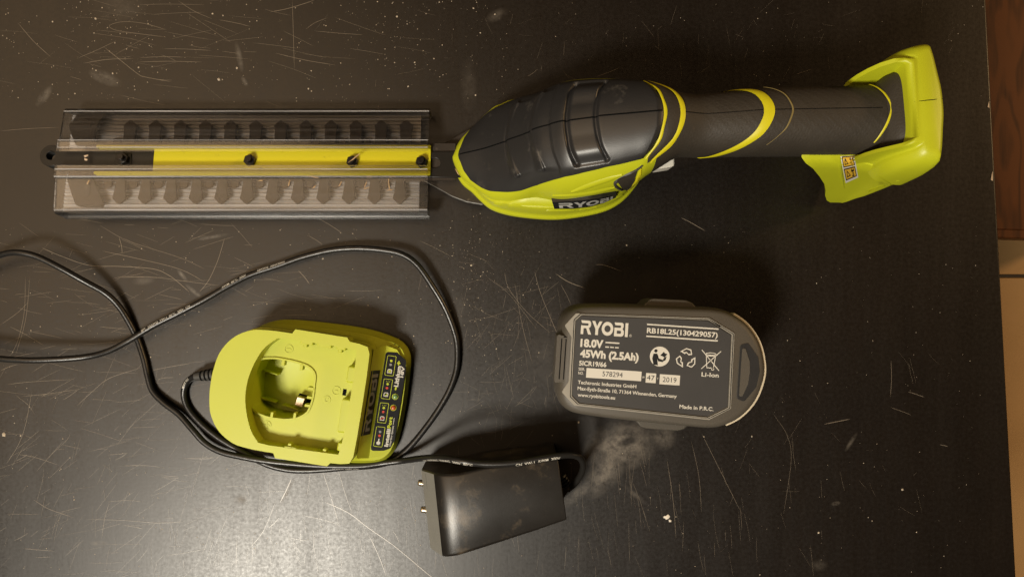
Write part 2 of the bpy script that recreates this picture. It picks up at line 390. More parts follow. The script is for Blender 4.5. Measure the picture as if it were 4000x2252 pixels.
# ================================================================ SETTING
def build_setting():
    # tabletop: right edge runs slightly askew, the other sides lie out of frame
    a, b = W(3852, 0), W(3970, 2252); d = (b - a) / np.linalg.norm(b - a); nrm = np.array([-d[1], d[0], 0])
    up, dn = a - d * 300, b + d * 300
    pts = [up, dn, dn - nrm * -1 * 0 + np.array([-1100, 0, 0]), up + np.array([-1100, 0, 0])]
    V, F = prism([(p[0], p[1]) for p in pts], -32, 0)
    t = mk('tabletop', V, F, M['table'], None, loc=(0, 0, 0), bevel=1.2, seg=3); setp(t, kind='structure', label='scratched dark brown painted tabletop', cat='tabletop')
    # chips of bare wood on the edge
    for px, py, l, w in ((3862, 408, 4, .7), (3876, 686, 6, 1.0)):
        p = W(px, py, .2); e = p + nrm * -0
        pl = [(p[0] - w, p[1] - l * .5), (p[0] + .4, p[1] - l * .6), (p[0] + .2, p[1] + l * .5), (p[0] - w * .3, p[1] + l * .2)]
        V, F = prism(pl, .1, .35); mk('paint_chip', V, F, M['bare_wood'], t)
    # scratches: thin bare lines
    VV, FF = [], []
    def strip(pts, w):
        P = np.array(pts); T = np.gradient(P[:, :2], axis=0); T /= np.maximum(1e-6, np.linalg.norm(T, axis=1))[:, None]
        N = np.c_[-T[:, 1], T[:, 0]]; k = len(VV); n = len(P); ww = .72 * w * np.clip(np.minimum(np.arange(n), np.arange(n)[::-1]) / 2. + .15, 0, 1)
        for i in range(n):
            z = .12 + .0007 * (k % 97)
            VV.append((P[i, 0] + N[i, 0] * ww[i], P[i, 1] + N[i, 1] * ww[i], z)); VV.append((P[i, 0] - N[i, 0] * ww[i], P[i, 1] - N[i, 1] * ww[i], z))
        for i in range(n - 1): FF.append((k + 2 * i, k + 2 * i + 1, k + 2 * i + 3, k + 2 * i + 2))
    def pxstrip(pp, w): strip([W(*p) for p in spline([(x, y) for x, y in pp], 6)], w)
    major = [([(70, 90), (130, 160), (200, 225)], .14), ([(405, 183), (470, 235), (540, 290), (570, 302), (670, 320)], .16), ([(325, 248), (420, 233), (520, 230)], .16),
        ([(545, 226), (640, 222), (720, 224)], .13), ([(540, 243), (660, 240), (790, 243)], .15), ([(640, 191), (740, 193), (825, 198)], .13), ([(650, 117), (560, 92), (480, 86), (430, 100), (450, 118), (540, 132), (650, 146)], .13),
        ([(300, 230), (380, 196), (455, 160)], .12), ([(0, 512), (110, 503), (230, 498)], .11), ([(540, 20), (640, 17), (800, 19)], .1), ([(695, 3), (760, 45), (830, 75)], .12), ([(855, 78), (920, 90), (980, 105)], .13),
        ([(1055, 48), (1130, 33), (1235, 0)], .2), ([(1142, 0), (1146, 130), (1150, 270)], .14), ([(1075, 208), (1190, 235), (1310, 255)], .15), ([(1230, 122), (1320, 130), (1420, 137)], .12), ([(1195, 115), (1230, 90), (1280, 70)], .12),
        ([(165, 968), (240, 1000), (350, 1036), (470, 1040), (600, 1050), (660, 1075), (700, 1105), (740, 1140)], .2), ([(400, 980), (540, 1010), (700, 1050), (800, 1100)], .15), ([(470, 1080), (600, 1082), (740, 1100), (860, 1115)], .14),
        ([(878, 930), (850, 1020), (815, 1095), (780, 1140)], .18), ([(465, 925), (478, 990)], .18), ([(390, 880), (500, 940), (700, 1005), (800, 1050)], .11), ([(100, 1080), (95, 1220), (70, 1330), (40, 1390)], .13), ([(118, 1080), (100, 1250), (60, 1390)], .13), ([(0, 1270), (70, 1220), (110, 1180)], .12),
        ([(40, 1275), (100, 1305), (175, 1350)], .13), ([(390, 1275), (440, 1280), (500, 1285)], .13), ([(0, 1448), (40, 1430), (70, 1422)], .15), ([(585, 1447), (660, 1432), (745, 1418)], .16), ([(615, 1482), (640, 1475), (680, 1473)], .15), ([(300, 1585), (370, 1520), (430, 1475), (550, 1435)], .15),
        ([(30, 1500), (120, 1490), (290, 1480)], .13), ([(90, 1547), (200, 1535), (300, 1520)], .14), ([(245, 1562), (310, 1517)], .14), ([(60, 1540), (110, 1580), (135, 1615)], .13), ([(25, 1810), (70, 1740), (100, 1660), (125, 1530)], .15), ([(70, 1772), (140, 1785), (230, 1815)], .15), ([(60, 1800), (110, 1772)], .15),
        ([(130, 1948), (190, 1985), (290, 2020)], .19), ([(340, 2026), (480, 2030), (620, 2040), (720, 2035)], .15), ([(480, 2048), (560, 2063)], .15), ([(430, 1955), (410, 2020), (398, 2100)], .15), ([(415, 1958), (500, 1952), (560, 1958)], .13), ([(90, 2140), (150, 2145), (215, 2150)], .17), ([(55, 2110), (110, 2080)], .15), ([(140, 2175), (200, 2172)], .14),
        ([(420, 1775), (500, 1768)], .15), ([(450, 1795), (495, 1770)], .14), ([(625, 1855), (700, 1860)], .14), ([(720, 1788), (800, 1790), (835, 1785)], .2), ([(480, 1818), (560, 1815), (640, 1825)], .13),
        ([(1258, 1830), (1290, 1930), (1325, 2050)], .2), ([(1320, 1830), (1350, 1930), (1375, 2000)], .17), ([(1270, 1958), (1360, 2000), (1440, 2060), (1540, 2130), (1660, 2230), (1700, 2262)], .34), ([(1440, 2085), (1480, 2170), (1510, 2250)], .25), ([(1140, 1865), (1120, 1910), (1095, 1960)], .35), ([(1180, 2010), (1270, 2030), (1330, 2050)], .15),
        ([(975, 2140), (1030, 2070), (1080, 1950)], .14), ([(1050, 2060), (1090, 2020)], .17), ([(1535, 2070), (1560, 2120)], .18), ([(1130, 2100), (1200, 2110)], .14), ([(600, 1920), (700, 1860)], .12), ([(630, 1862), (700, 1866)], .14),
        ([(2088, 1060), (2110, 1140), (2150, 1240), (2180, 1310)], .17), ([(1970, 1062), (1990, 1130), (2060, 1220), (2150, 1300)], .14), ([(2170, 1068), (2220, 1100), (2285, 1125)], .3), ([(2325, 1033), (2360, 1035), (2430, 1060)], .22), ([(2660, 850), (2700, 870), (2755, 902)], .28), ([(2010, 1100), (2040, 1270), (2080, 1420)], .14), ([(1900, 1080), (1990, 1150), (2100, 1290)], .11), ([(2190, 1110), (2230, 1190)], .12),
        ([(2605, 1790), (2630, 1960), (2640, 2100)], .15), ([(2740, 1690), (2800, 1810), (2900, 2010)], .14), ([(2700, 1720), (2730, 1860), (2740, 2000)], .12), ([(3220, 1655), (3270, 1645), (3320, 1635)], .28), ([(3480, 1405), (3478, 1550)], .16), ([(3545, 1528), (3610, 1550)], .2), ([(3670, 1735), (3702, 1742)], .2), ([(3020, 1615), (3075, 1700), (3090, 1800), (3060, 2010)], .1), ([(3480, 1590), (3560, 1620)], .14),
        ([(1640, 940), (1760, 1000)], .12), ([(1240, 850), (1340, 912)], .16), ([(1205, 920), (1260, 955)], .14), ([(1165, 1055), (1210, 1110)], .22), ([(900, 870), (985, 965)], .1), ([(2420, 265), (2330, 300)], .12), ([(2100, 270), (2060, 300)], .1), ([(3170, 270), (3110, 290)], .1)]
    for pp, w in major:
        if len(pp) == 2: pp = [pp[0], ((pp[0][0] + pp[1][0]) / 2 + 3, (pp[0][1] + pp[1][1]) / 2), pp[1]]
        pxstrip(pp, w)
    def cluster(n, cx, cy, sx, sy, ang, spread, lmin, lmax, w):
        for _ in range(n):
            x, y = rng.normal(cx, sx), rng.normal(cy, sy); a = math.radians(rng.normal(ang, spread)); L = rng.uniform(lmin, lmax)
            dx, dy = math.cos(a) * L / 2, -math.sin(a) * L / 2; q = rng.normal(0, L * .012)
            pts = [(x - dx, y - dy), (x + q, y - q), (x + dx, y + dy)]
            if max(p[0] for p in pts) > 3800: continue
            pxstrip(pts, w * rng.uniform(.5, 1.2))
    cluster(150, 450, 1800, 380, 330, 8, 18, 30, 190, .09)
    cluster(110, 350, 1900, 330, 280, 55, 16, 30, 160, .08)
    cluster(70, 700, 180, 450, 130, -6, 12, 40, 220, .075)
    cluster(110, 600, 1120, 350, 120, 3, 18, 30, 170, .08)
    cluster(150, 1250, 2080, 450, 130, 93, 10, 20, 130, .085)
    cluster(90, 2030, 1330, 110, 160, 60, 50, 30, 150, .07)
    cluster(90, 2450, 2030, 330, 140, 97, 7, 30, 170, .07)
    cluster(50, 1900, 1600, 120, 90, 20, 50, 20, 90, .06)
    cluster(40, 3200, 1800, 330, 260, 100, 40, 20, 110, .05)
    cluster(60, 2600, 160, 600, 110, 70, 40, 20, 90, .05)
    s = mk('scratches', VV, FF, M['scratch'], t, smooth=0, recalc=False, kind='stuff')
    # floor tiles
    fl = mk('floor', *box(-900, 2000, -1500, 1500, -800, -753), M['grout'], None, loc=(0, 0, -800)); setp(fl, kind='structure', label='tiled floor with dark grout lines below the table', cat='floor')
    gy = W(0, 1078, -750)[1]; k = 0
    src = None
    for j in range(-2, 2):
        for i in range(0, 2):
            x0, y0 = 330 + i * 600, gy + j * 600
            if src is None:
                V, F = box(3, 597, 3, 597, -754, -749); src = mk('floor_tile', V + np.array([x0, y0, 0]), F, M['tile'], fl, bevel=1.5)
                org0 = np.array([x0, y0, 0.])
            else:
                o = inst(src, fl, ORG[fl.name] + np.array([x0, y0, 0]) - org0)
                m = o.modifiers.new('bevel', 'BEVEL'); m.width = .0015; m.segments = 2
    # wooden seat beside the table
    yb = W(0, 943, -300)[1]; r = thing('wooden_bench', (700, yb + 400, -748.9), 'varnished brown oak bench seat with dark grain beside the table edge', 'bench')
    pl = roundpoly([(380, yb + 9), (1000, yb - 8), (1000, yb + 900), (380, yb + 900)], 25)
    mk('seat_board', *prism(pl, -330, -300), M['wood'], r, bevel=9, seg=4)
    ins = roundpoly([(388, yb + 18), (990, yb + 2), (990, yb + 890), (388, yb + 890)], 20)
    mk('seat_inlay', *prism(ins, -301, -298.4), M['wood'], r, bevel=1)
    for x in (420, 960):
        for y in (yb + 60, yb + 850): mk('leg', *box(x - 20, x + 20, y - 20, y + 20, -748.9, -329), M['wood'], r, bevel=3)
    return t
TABLE = build_setting()
# ================================================================ HEDGE TRIMMER (rolled a little onto its far side)
RS, RC = math.sin(math.radians(9)), math.cos(math.radians(9))
def TL(x, l, n): return np.array([x, 88 + n * RS + l * RC, 20 + n * RC - l * RS])   # tool frame: along, sideways, up
def PT(px, py, n):                 # photo pixel on the tool's plane at height n -> (x, l)
    d = np.array([(px - 2000) / FPX, (1126 - py) / FPX, -1.]); o = np.array([0, -88, HC - 20.]); N = np.array([0, RS, RC]); L = np.array([0, RC, -RS])
    t = (n - o @ N) / (d @ N); p = o + t * d; return p[0], float(p @ L)
def PTs(pts, n): return [PT(a, b, n) for a, b in pts]
XS = np.arange(-40, 216.1, .5)
def table(tb, sig=3.):
    tb = np.array(tb, float); y = np.interp(XS, tb[:, 0], tb[:, 1]); k = np.exp(-.5 * (np.arange(-30, 31) * .5 / sig) ** 2); k /= k.sum()
    yp = np.r_[2 * y[0] - y[30:0:-1], y, 2 * y[-1] - y[-2:-32:-1]]; return np.convolve(yp, k, 'valid')
NTOP = table([(-40, 2), (-35.3, 7), (-18, 17.7), (-3.7, 31), (5, 40), (15, 52.6), (23, 58.6), (30, 64), (47.7, 70), (86.5, 78.8), (98.6, 77.7), (111, 74.3), (142, 80.5), (172.7, 82), (213, 83.5), (217, 83.7)])
NCEN = table([(-40, -2), (-18, 6), (0, 12), (15, 20), (30, 28), (48, 34), (70, 42), (86, 52), (98, 58), (111, 55.3), (142, 61.5), (213, 64.5), (217, 64.5)])
AHAL = table([(-40, 1.5), (-38.5, 7), (-33.7, 14.5), (-27, 20), (-22, 25), (-14, 31), (-1.6, 34), (8, 33.5), (15.9, 32.5), (21.5, 34), (30, 36.5), (37, 37), (50, 36), (64, 33.5), (77, 30), (81, 27), (92.7, 21), (98.4, 17.8), (107, 17.5), (129, 18.2), (142, 19), (213, 19.5), (217, 19.5)], 2.)
NBOT = table([(-40, -6), (-20, -10), (55, -10), (75, 5), (86, 25), (98, 38), (111, 37), (142, 42.5), (213, 45), (217, 45)])
def surf(x, v, off=0.):            # v: 0 on the top seam, positive towards the near side
    x = np.asarray(x, float); v = np.asarray(v, float)
    T, C, A, B = (np.interp(x, XS, q) for q in (NTOP, NCEN, AHAL, NBOT)); e = 2 / 2.2
    cv, sv = np.cos(v), np.sin(v); b = np.where(cv >= 0, T - C, C - B)
    return TL(x, -(A + off) * np.sign(sv) * np.abs(sv) ** e, C + (b + off) * np.sign(cv) * np.abs(cv) ** e)
def TLs(x, l, n): return np.stack([x + 0 * l, 88 + n * RS + l * RC, 20 + n * RC - l * RS], -1)
def surfa(x, v, off=0.):
    x, v = np.broadcast_arrays(np.asarray(x, float), np.asarray(v, float))
    T, C, A, B = (np.interp(x, XS, q) for q in (NTOP, NCEN, AHAL, NBOT)); e = 2 / 2.2
    cv, sv = np.cos(v), np.sin(v); b = np.where(cv >= 0, T - C, C - B)
    return TLs(x, -(A + off) * np.sign(sv) * np.abs(sv) ** e, C + (b + off) * np.sign(cv) * np.abs(cv) ** e)
_gx, _gv = np.meshgrid(XS, np.linspace(-.6, 2.2, 420), indexing='ij'); _G = surfa(_gx, _gv); _PX, _PY = proj(_G)
_dx = np.gradient(_G, axis=0); _dv = np.gradient(_G, axis=1); _N = np.cross(_dv, _dx)
_vis = np.einsum('ijk,ijk->ij', _N, np.array([0, 0, HC]) - _G)
if (_vis[200, 90] < 0): _vis = -_vis
_bad = _vis <= 0
def SV(px, py):                    # photo pixel -> (x, v) on the shell, visible side
    d = (_PX - px) ** 2 + (_PY - py) ** 2; d = np.where(_bad, d + 1e5, d); i = np.unravel_index(np.argmin(d), d.shape); return _gx[i], _gv[i]
def z3(a, b): return 1650 + a / 2.231, 250 + b / 2.231
def z4(a, b): return 2450 + a / 2.9, 250 + b / 2.9
def z5(a, b): return 3050 + a / 2.0133, 130 + b / 2.0133

TR = thing('hedge_trimmer', (40, 92, 0), 'lime and black cordless hedge trimmer without its battery, blade inside a clear cover', 'hedge trimmer')
# --- lower housing, a boat-shaped lime shell with a lip
half = [(-40.5, .3), (-38.5, 8.5), (-33.7, 16.7), (-27.3, 22.2), (-21.9, 27.8), (-14, 34.3), (-1.6, 38.4), (15.4, 40.7), (31, 41.2), (48.1, 39.1), (63.6, 35.2), (74.7, 28.7), (83.5, 19), (88.4, 10.9), (90.2, 3.6), (90.6, .01)]
hs = np.array(spline(half, 5)); outl = np.vstack([np.c_[hs[:, 0], -hs[:, 1]], np.c_[hs[::-1, 0], hs[::-1, 1]][1:-1]])
cx0 = 24.
def boat(n, s, sx=None):
    sx = sx or s; x = cx0 + (outl[:, 0] - cx0) * sx; lim = np.interp(x, XS, NTOP) * .5 - 3.5
    nn = np.minimum(float(n), np.maximum(lim, -1.5)) if n > -1 else np.full(len(outl), float(n))
    return TLs(x, outl[:, 1] * s, nn)
V, F = loft([boat(-13.6, .80, .86), boat(-13.2, .88, .91), boat(-10, .96, .97), boat(-6, 1, 1), boat(-3.5, 1, 1), boat(-2.2, .985, .985), boat(-1.5, .965, .972), boat(3, .962, .968), boat(9, .955, .96), boat(13, .94, .945), boat(16.5, .895, .92), boat(19, .78, .86)])
BASE = mk('lower_housing', V, F, M['lime_tool'], TR, smooth=55)
# --- upper shell (lime) under the rubber cap
nv = 96
def ringsv(xs, off=0.): 
    vv = np.linspace(-math.pi, math.pi, nv, endpoint=False); return [surfa(np.full(nv, x), vv, off) for x in xs]
# --- rubber grip handle with a fine dotted skin
def handle():
    xs = np.arange(84, 210.1, .6); vv = np.linspace(-math.pi, math.pi, 200, endpoint=False)
    rings = []
    for x in xs:
        off = np.full(200, .35); k = np.clip((x - 108) / 6, 0, 1)
        tex = np.maximum(0, np.sin(x * 2.1) * np.sin(vv * 21 + (x * 1.05))) ** 2
        off = off + .16 * k * tex; rings.append(surfa(np.full(200, x), vv, off))
    return loft(rings)
GRIP = mk('grip_handle', *handle(), M['grip'], TR, smooth=70)
# --- rubber cap
lo = [SV(*z3(*p)) for p in [(330, 850), (360, 930), (420, 1010), (520, 1080), (620, 1110), (760, 1115), (860, 1105), (1000, 1060), (1150, 1010), (1240, 985), (1400, 950), (1600, 900), (1800, 855), (1930, 820)]]
lo = sorted(lo); lx = np.array([p[0] for p in lo]); lv = np.array([p[1] for p in lo]); X0 = SV(*z3(318, 790))[0] - .5
lx = np.r_[X0, lx]; lv = np.r_[0.0, lv]
re_ = [SV(*z3(*p)) for p in [(2110, 410), (2100, 530), (2060, 640), (2000, 740), (1930, 820)]]
rv = np.array([max(0, p[1]) for p in re_]); rx = np.array([p[0] for p in re_])
XC = rx[-1]
def vb(x): 
    t = np.interp(x, lx, lv); return np.where(x < lx[1], lv[1] * np.sqrt(np.clip((x - X0) / max(.1, lx[1] - X0), 0, 1)), t)
rq = rv / max(rv[-1], .01)
def curve_xv(pts):                 # photo curve -> x as a function of |v|
    q = sorted([SV(*p) for p in pts], key=lambda t: t[1]); q = [(max(0, t[1]), t[0]) for t in q]; q[0] = (0., q[0][1])
    d = np.array(spline([(-q[1][0], q[1][1])] + q, 12))[12:]; k = np.argsort(d[:, 0]); return d[k, 0], d[k, 1]
grooves = [curve_xv([z3(735, 680), z3(745, 760), z3(775, 890), z3(815, 980)]), curve_xv([z3(940, 575), z3(950, 680), z3(985, 800), z3(1035, 920)])]
band_a = curve_xv([z3(1245, 500), z3(1255, 600), z3(1290, 740), z3(1340, 880)]); band_b = curve_xv([z3(1510, 465), z3(1520, 560), z3(1550, 700), z3(1610, 825)])
ledge = curve_xv([z3(1110, 530), z3(1115, 640), z3(1140, 760), z3(1195, 905)])
vend = max(band_a[0][-1], band_b[0][-1])
def sstep(a, b, t): t = np.clip((t - a) / (b - a), 0, 1); return t * t * (3 - 2 * t)
def capoff(x, v):
    av = np.abs(v); o = np.full(x.shape, .9)
    for (gv, gx) in grooves:      # saw-tooth steps: a facet facing the nose, then a slow fall
        c = np.interp(av, gv, gx); inside = sstep(gv[-1] + .05, gv[-1] - .08, av); wd = 1.4 + 2.2 * np.clip(av / gv[-1], 0, 1)
        o += 1.7 * inside * sstep(-wd * 1.0, -wd * .3, x - c) * (1 - sstep(wd * .5, wd * 1.0, x - c)) * (av / gv[-1]) ** 2
        o += inside * (1.3 * sstep(-wd * .4, wd * .4, x - c) * (1 - sstep(wd * .5, 13, x - c)) - .5 * np.exp(-((x - c + wd * .6) / .7) ** 2))
    lc = np.interp(av, *ledge); o += .9 * sstep(-.6, .6, x - lc) * sstep(ledge[0][-1] + .2, ledge[0][-1] - .05, av)
    a, b = np.interp(av, *band_a), np.interp(av, *band_b); ins = sstep(vend + .05, vend - .02, av)
    mid = sstep(0, 1.4, x - a) * sstep(0, 1.2, b - x)
    o += mid * (-1.2 + 1.9 * sstep(.2, vend - .22, av)) * sstep(vend + .01, vend - .20, av) - 1.0 * mid * sstep(vend - .26, vend - .02, av) * ins
    o -= 2.4 * ins * np.exp(-((x - a - .2) / 1.25) ** 2) + 1.9 * ins * np.exp(-((x - b) / .9) ** 2)
    return o
def shell():
    vv = np.linspace(-math.pi, math.pi, 180, endpoint=False); R = []
    for x in np.arange(-40, 96.1, .8):
        xa = np.full(180, x); o = -4.2 * sstep(.05, .16, vb(xa) - np.abs(vv)) * sstep(X0 + 1, X0 + 5, xa); R.append(surfa(xa, vv, o))
    return loft(R)
SHELL = mk('upper_housing', *shell(), M['lime_tool'], TR, smooth=60)
def cap():
    npn, nq = 300, 220; p = np.linspace(0, 1, npn)[:, None] ** 1.0; q = np.linspace(-1, 1, nq)[None, :]
    xe = np.interp(np.abs(q), rq, rx); x = X0 + p * (xe - X0); v = q * vb(x)
    off = capoff(x, v); ed = np.minimum(np.minimum(1 - np.abs(q) + 0 * x, (1 - p) + 0 * q) * 30, 1); off = off * np.sqrt(np.clip(ed, 0, 1)) - .5 * (1 - ed)
    P = surfa(x, v, off).reshape(-1, 3)
    F = [(i * nq + j, (i + 1) * nq + j, (i + 1) * nq + j + 1, i * nq + j + 1) for i in range(npn - 1) for j in range(nq - 1)]
    return P, F
CAP = mk('rubber_cap', *cap(), M['cap'], TR, smooth=60)
# --- mould seam line along the top
def seamstrip(x0, x1, off, w=.28):
    xs = np.arange(x0, x1, 1.); P = []
    for x in xs:
        A = float(np.interp(x, XS, AHAL)); dv = w / max(6, A)
        wob = .0
        P += [surf(x, wob - dv, off if not callable(off) else off(x)), surf(x, wob + dv, off if not callable(off) else off(x))]
    return P, [(2 * i, 2 * i + 1, 2 * i + 3, 2 * i + 2) for i in range(len(xs) - 1)]
mk('seam_line', *seamstrip(X0 + 1, rx[0] - 1, lambda x: float(capoff(np.array([[x]]), np.array([[0.]]))[0, 0]) + .16), M['seam'], CAP, smooth=0)
mk('seam_line', *seamstrip(rx[0], 208, .62, .11), M['seam'], GRIP, smooth=0)
# --- crescent stripes on the handle
def crescent(name, inner, outer, off, mt, nsub=6, vmax=None):
    iv, ix = curve_xv(inner); ov, ox = curve_xv(outer); vm = vmax or max(iv[-1], ov[-1]); q = np.linspace(-1, 1, 90); P = []
    def ext(v, V_, X_): return np.interp(v, V_, X_)
    for t in q:
        v = abs(t) * vm; a, b = ext(v, iv, ix), ext(v, ov, ox)
        for k in range(nsub + 1):
            u = k / nsub; P.append(surf(a + (b - a) * u, t * vm, off + .25 * math.sin(math.pi * u)))
    n = nsub + 1; F = [(i * n + k, i * n + k + 1, (i + 1) * n + k + 1, (i + 1) * n + k) for i in range(len(q) - 1) for k in range(nsub)]
    return mk(name, P, F, mt, TR, smooth=60)
crescent('stripe', [z4(415, 540), z4(390, 700), z4(330, 880), z4(200, 1065)], [z4(450, 540), z4(425, 700), z4(370, 870), z4(230, 1050)], .75, M['stripe'])
crescent('grip_collar', [z4(452, 540), z4(427, 700), z4(372, 870), z4(232, 1050)], [z4(600, 545), z4(580, 680), z4(460, 900), z4(260, 1085)], 1.0, M['grip'])
crescent('stripe', [z4(600, 545), z4(580, 680), z4(530, 800), z4(460, 900), z4(260, 1085)], [z4(660, 540), z4(640, 680), z4(570, 820), z4(480, 940), z4(280, 1095)], 1.05, M['stripe'])
crescent('stripe', [z4(1545, 520), z4(1520, 620), z4(1440, 760), z4(1300, 870), z4(1100, 970), z4(900, 1035), z4(800, 1044)], [z4(1665, 530), z4(1640, 640), z4(1540, 780), z4(1400, 880), z4(1200, 980), z4(1000, 1036), z4(860, 1048)], .85, M['stripe'])
crescent('stripe', [z4(1862, 510), z4(1845, 600), z4(1785, 720), z4(1685, 820), z4(1570, 905)], [z4(1880, 510), z4(1862, 600), z4(1802, 720), z4(1702, 820), z4(1585, 905)], .78, M['dull_stripe'])
crescent('stripe', [z5(858, 585), z5(838, 670), z5(786, 765), z5(721, 850)], [z5(878, 585), z5(859, 670), z5(808, 762), z5(739, 852)], .95, M['stripe'])
# --- battery receptacle at the rear
def dring(n, xf, xb, wf, wb, k0=.62, xm=None):
    L = xb - xf
    side = [(xf, wf), (xf + .3 * L, wf + .04 * (wb - wf)), (xf + k0 * L, wf + .35 * (wb - wf)), (xf + (k0 + .14) * L, wf + .8 * (wb - wf)), (xf + .84 * L, wb), (xb - .09 * L, wb * .93), (xb - .035 * L, wb * .78), (xb + .6, wb * .5), (xb + 1.8, wb * .2)]
    pts = side + [(x, -w) for x, w in side[::-1]]
    pts = spline(pts[:], 4); wi = wf - 2.2; xm = xm or xf
    pts = [(x, w) for x, w in pts] + [(xf + (.6 if xm > xf else 0), -wi), (xm, -wi + 1), (xm, 0), (xm, wi - 1), (xf + (.6 if xm > xf else 0), wi)]
    return np.array([TL(x, w, n) for x, w in pts])
REC = mk('battery_receptacle', *loft([dring(-15, 220, 230, 26.6, 26.8), dring(-10, 215.5, 232, 26.6, 27.4), dring(0, 210, 234, 26, 28.2), dring(10, 206, 236, 25.6, 29.4), dring(22, 200, 237, 25, 30.6), dring(36, 191, 237.5, 24.6, 32.2), dring(50, 181, 237.5, 24, 33.8), dring(57, 174, 237, 23.2, 35), dring(61, 170, 236.5, 21.0, 35.4), dring(62, 171, 236, 17, 35)]), M['lime_tool'], TR, smooth=50)
COLL = mk('rear_collar', *loft([dring(52, 200, 237, 24, 35, .35, 216), dring(64, 198, 236.8, 24.4, 35.8, .35, 216), dring(73, 200, 236.4, 24.8, 36.2, .33, 216), dring(80, 203, 235.8, 25.2, 36, .33, 216.5), dring(86, 207, 235.2, 25.6, 35.4, .33, 217), dring(91, 212, 234.4, 25.6, 34, .33, 217.5), dring(94, 216, 233, 24.6, 31.5, .33, 218.2), dring(95, 219, 231, 23, 28.5, .33, 220)]), M['lime_tool'], TR, smooth=60)
# dark neck between handle and collar
def neckring(x, w, nt, nb, e=2.6):
    a = np.linspace(0, 2 * math.pi, 64, endpoint=False); c, s = np.cos(a), np.sin(a); nc = (nt + nb) / 2
    return TLs(np.full(64, x), w * np.sign(s) * np.abs(s) ** (2 / e), nc + (nt - nc) * np.sign(c) * np.abs(c) ** (2 / e))
neck = [neckring(209.6, 19.0, 82.8, 46), neckring(211.4, 20.6, 84.2, 44, 2.8), neckring(213.4, 22.4, 86, 46, 3.8), neckring(216, 23, 87.5, 50, 4.4), neckring(219, 23, 88.5, 54, 4.4)]
mk('rear_neck', *loft(neck), M['grip'], TR, smooth=60)
# raised rib and thumb ramp on the receptacle wall
tree = bvh([REC, COLL])
def decal_strip(name, pts, w, tr, mt, parent, off, h=.8):
    P = np.array(spline(pts, 8)); T = np.gradient(P, axis=0); T /= np.linalg.norm(T, axis=1)[:, None]; N = np.c_[-T[:, 1], T[:, 0]]; V = []
    for i in range(len(P)):
        for k, o in ((-1, 0.02), (-.5, off), (.5, off), (1, 0.02)): 
            q = hit(tr, *(P[i] + N[i] * w * k * min(1., .25 + 3.2 * min(i, len(P) - 1 - i) / len(P))), o); V.append(q)
    ok = [all(V[4 * i + k] is not None for k in range(4)) for i in range(len(P))]
    idx = [i for i in range(len(P)) if ok[i]]; A = np.array([[V[4 * i + k] for k in range(4)] for i in idx])
    for _ in range(5):
        if len(A) > 2: A[1:-1] = .5 * A[1:-1] + .25 * (A[:-2] + A[2:])
    VV = A.reshape(-1, 3)
    F = [(4 * i + k, 4 * i + k + 1, 4 * i + 5 + k, 4 * i + 4 + k) for i in range(len(idx) - 1) for k in range(3)]
    return mk(name, VV, F, mt, parent, smooth=60, recalc=False) if idx else None
decal_strip('seam_line', [z5(1050, 538), z5(1180, 524), z5(1300, 512)], 1.6, tree, M['seam'], COLL, .12)
decal_strip('rib', [z5(462, 985), z5(478, 1090), z5(498, 1215)], 4, tree, M['lime_tool'], REC, 1.1)
for k in range(3): decal_strip('vent_rib', [z5(690 + 55 * k, 1240 - 18 * k), z5(760 + 50 * k, 1215 - 16 * k)], 3, tree, M['lime_tool'], REC, 1.0)
V2, F2 = poly2d([(0, 0), (1, 0), (0, 1)]); V2, F2 = subdiv2d(V2, F2, .3)
decal('thumb_ramp', tree, V2, F2, lambda u, v: np.array(z5(770 + 110 * u, 1190 - 70 * v)), M['lime_tool'], REC, .3)
# warning sticker
sq = quadmap(z5(510, 1176), z5(610, 1130), z5(578, 962), z5(468, 968))
V2, F2 = grid2d(6, 8); ST = decal('warning_sticker', tree, V2, F2, sq, M['print_white'], REC, .25)
for (v0, v1) in ((.10, .54), (.60, .98)):
    b = lambda u, v, v0=v0, v1=v1: sq(.08 + .84 * u, v0 + (v1 - v0) * v)
    V2, F2 = grid2d(6, 6); decal('warning_panel', tree, V2, F2, b, M['sticker'], ST, .42)
    fr = poly2d([(0, 0), (1, 0), (1, 1), (0, 1)], [[(.06, .08), (.06, .92), (.94, .92), (.94, .08)]]); V2, F2 = subdiv2d(*fr, .35); decal('panel_border', tree, V2, F2, b, M['print_black'], ST, .58)
    tri = poly2d([(.14, .2), (.5, .28), (.22, .85)], [[(.21, .3), (.24, .68), (.42, .34)]]); V2, F2 = subdiv2d(*tri, .3); decal('warning_triangle', tree, V2, F2, b, M['print_black'], ST, .60)
    pic = [poly2d([(.58, .62), (.66, .9), (.74, .72), (.86, .86), (.84, .6), (.72, .55)]), poly2d([(.68, .34), (.78, .34), (.78, .5), (.68, .5)]), poly2d([(.62, .12), (.8, .14), (.8, .28), (.62, .27)])]
    V2, F2 = join(*[(np.c_[v, np.zeros(len(v))], f) for v, f in pic]); decal('hazard_figure', tree, V2[:, :2], F2, b, M['print_black'], ST, .60)
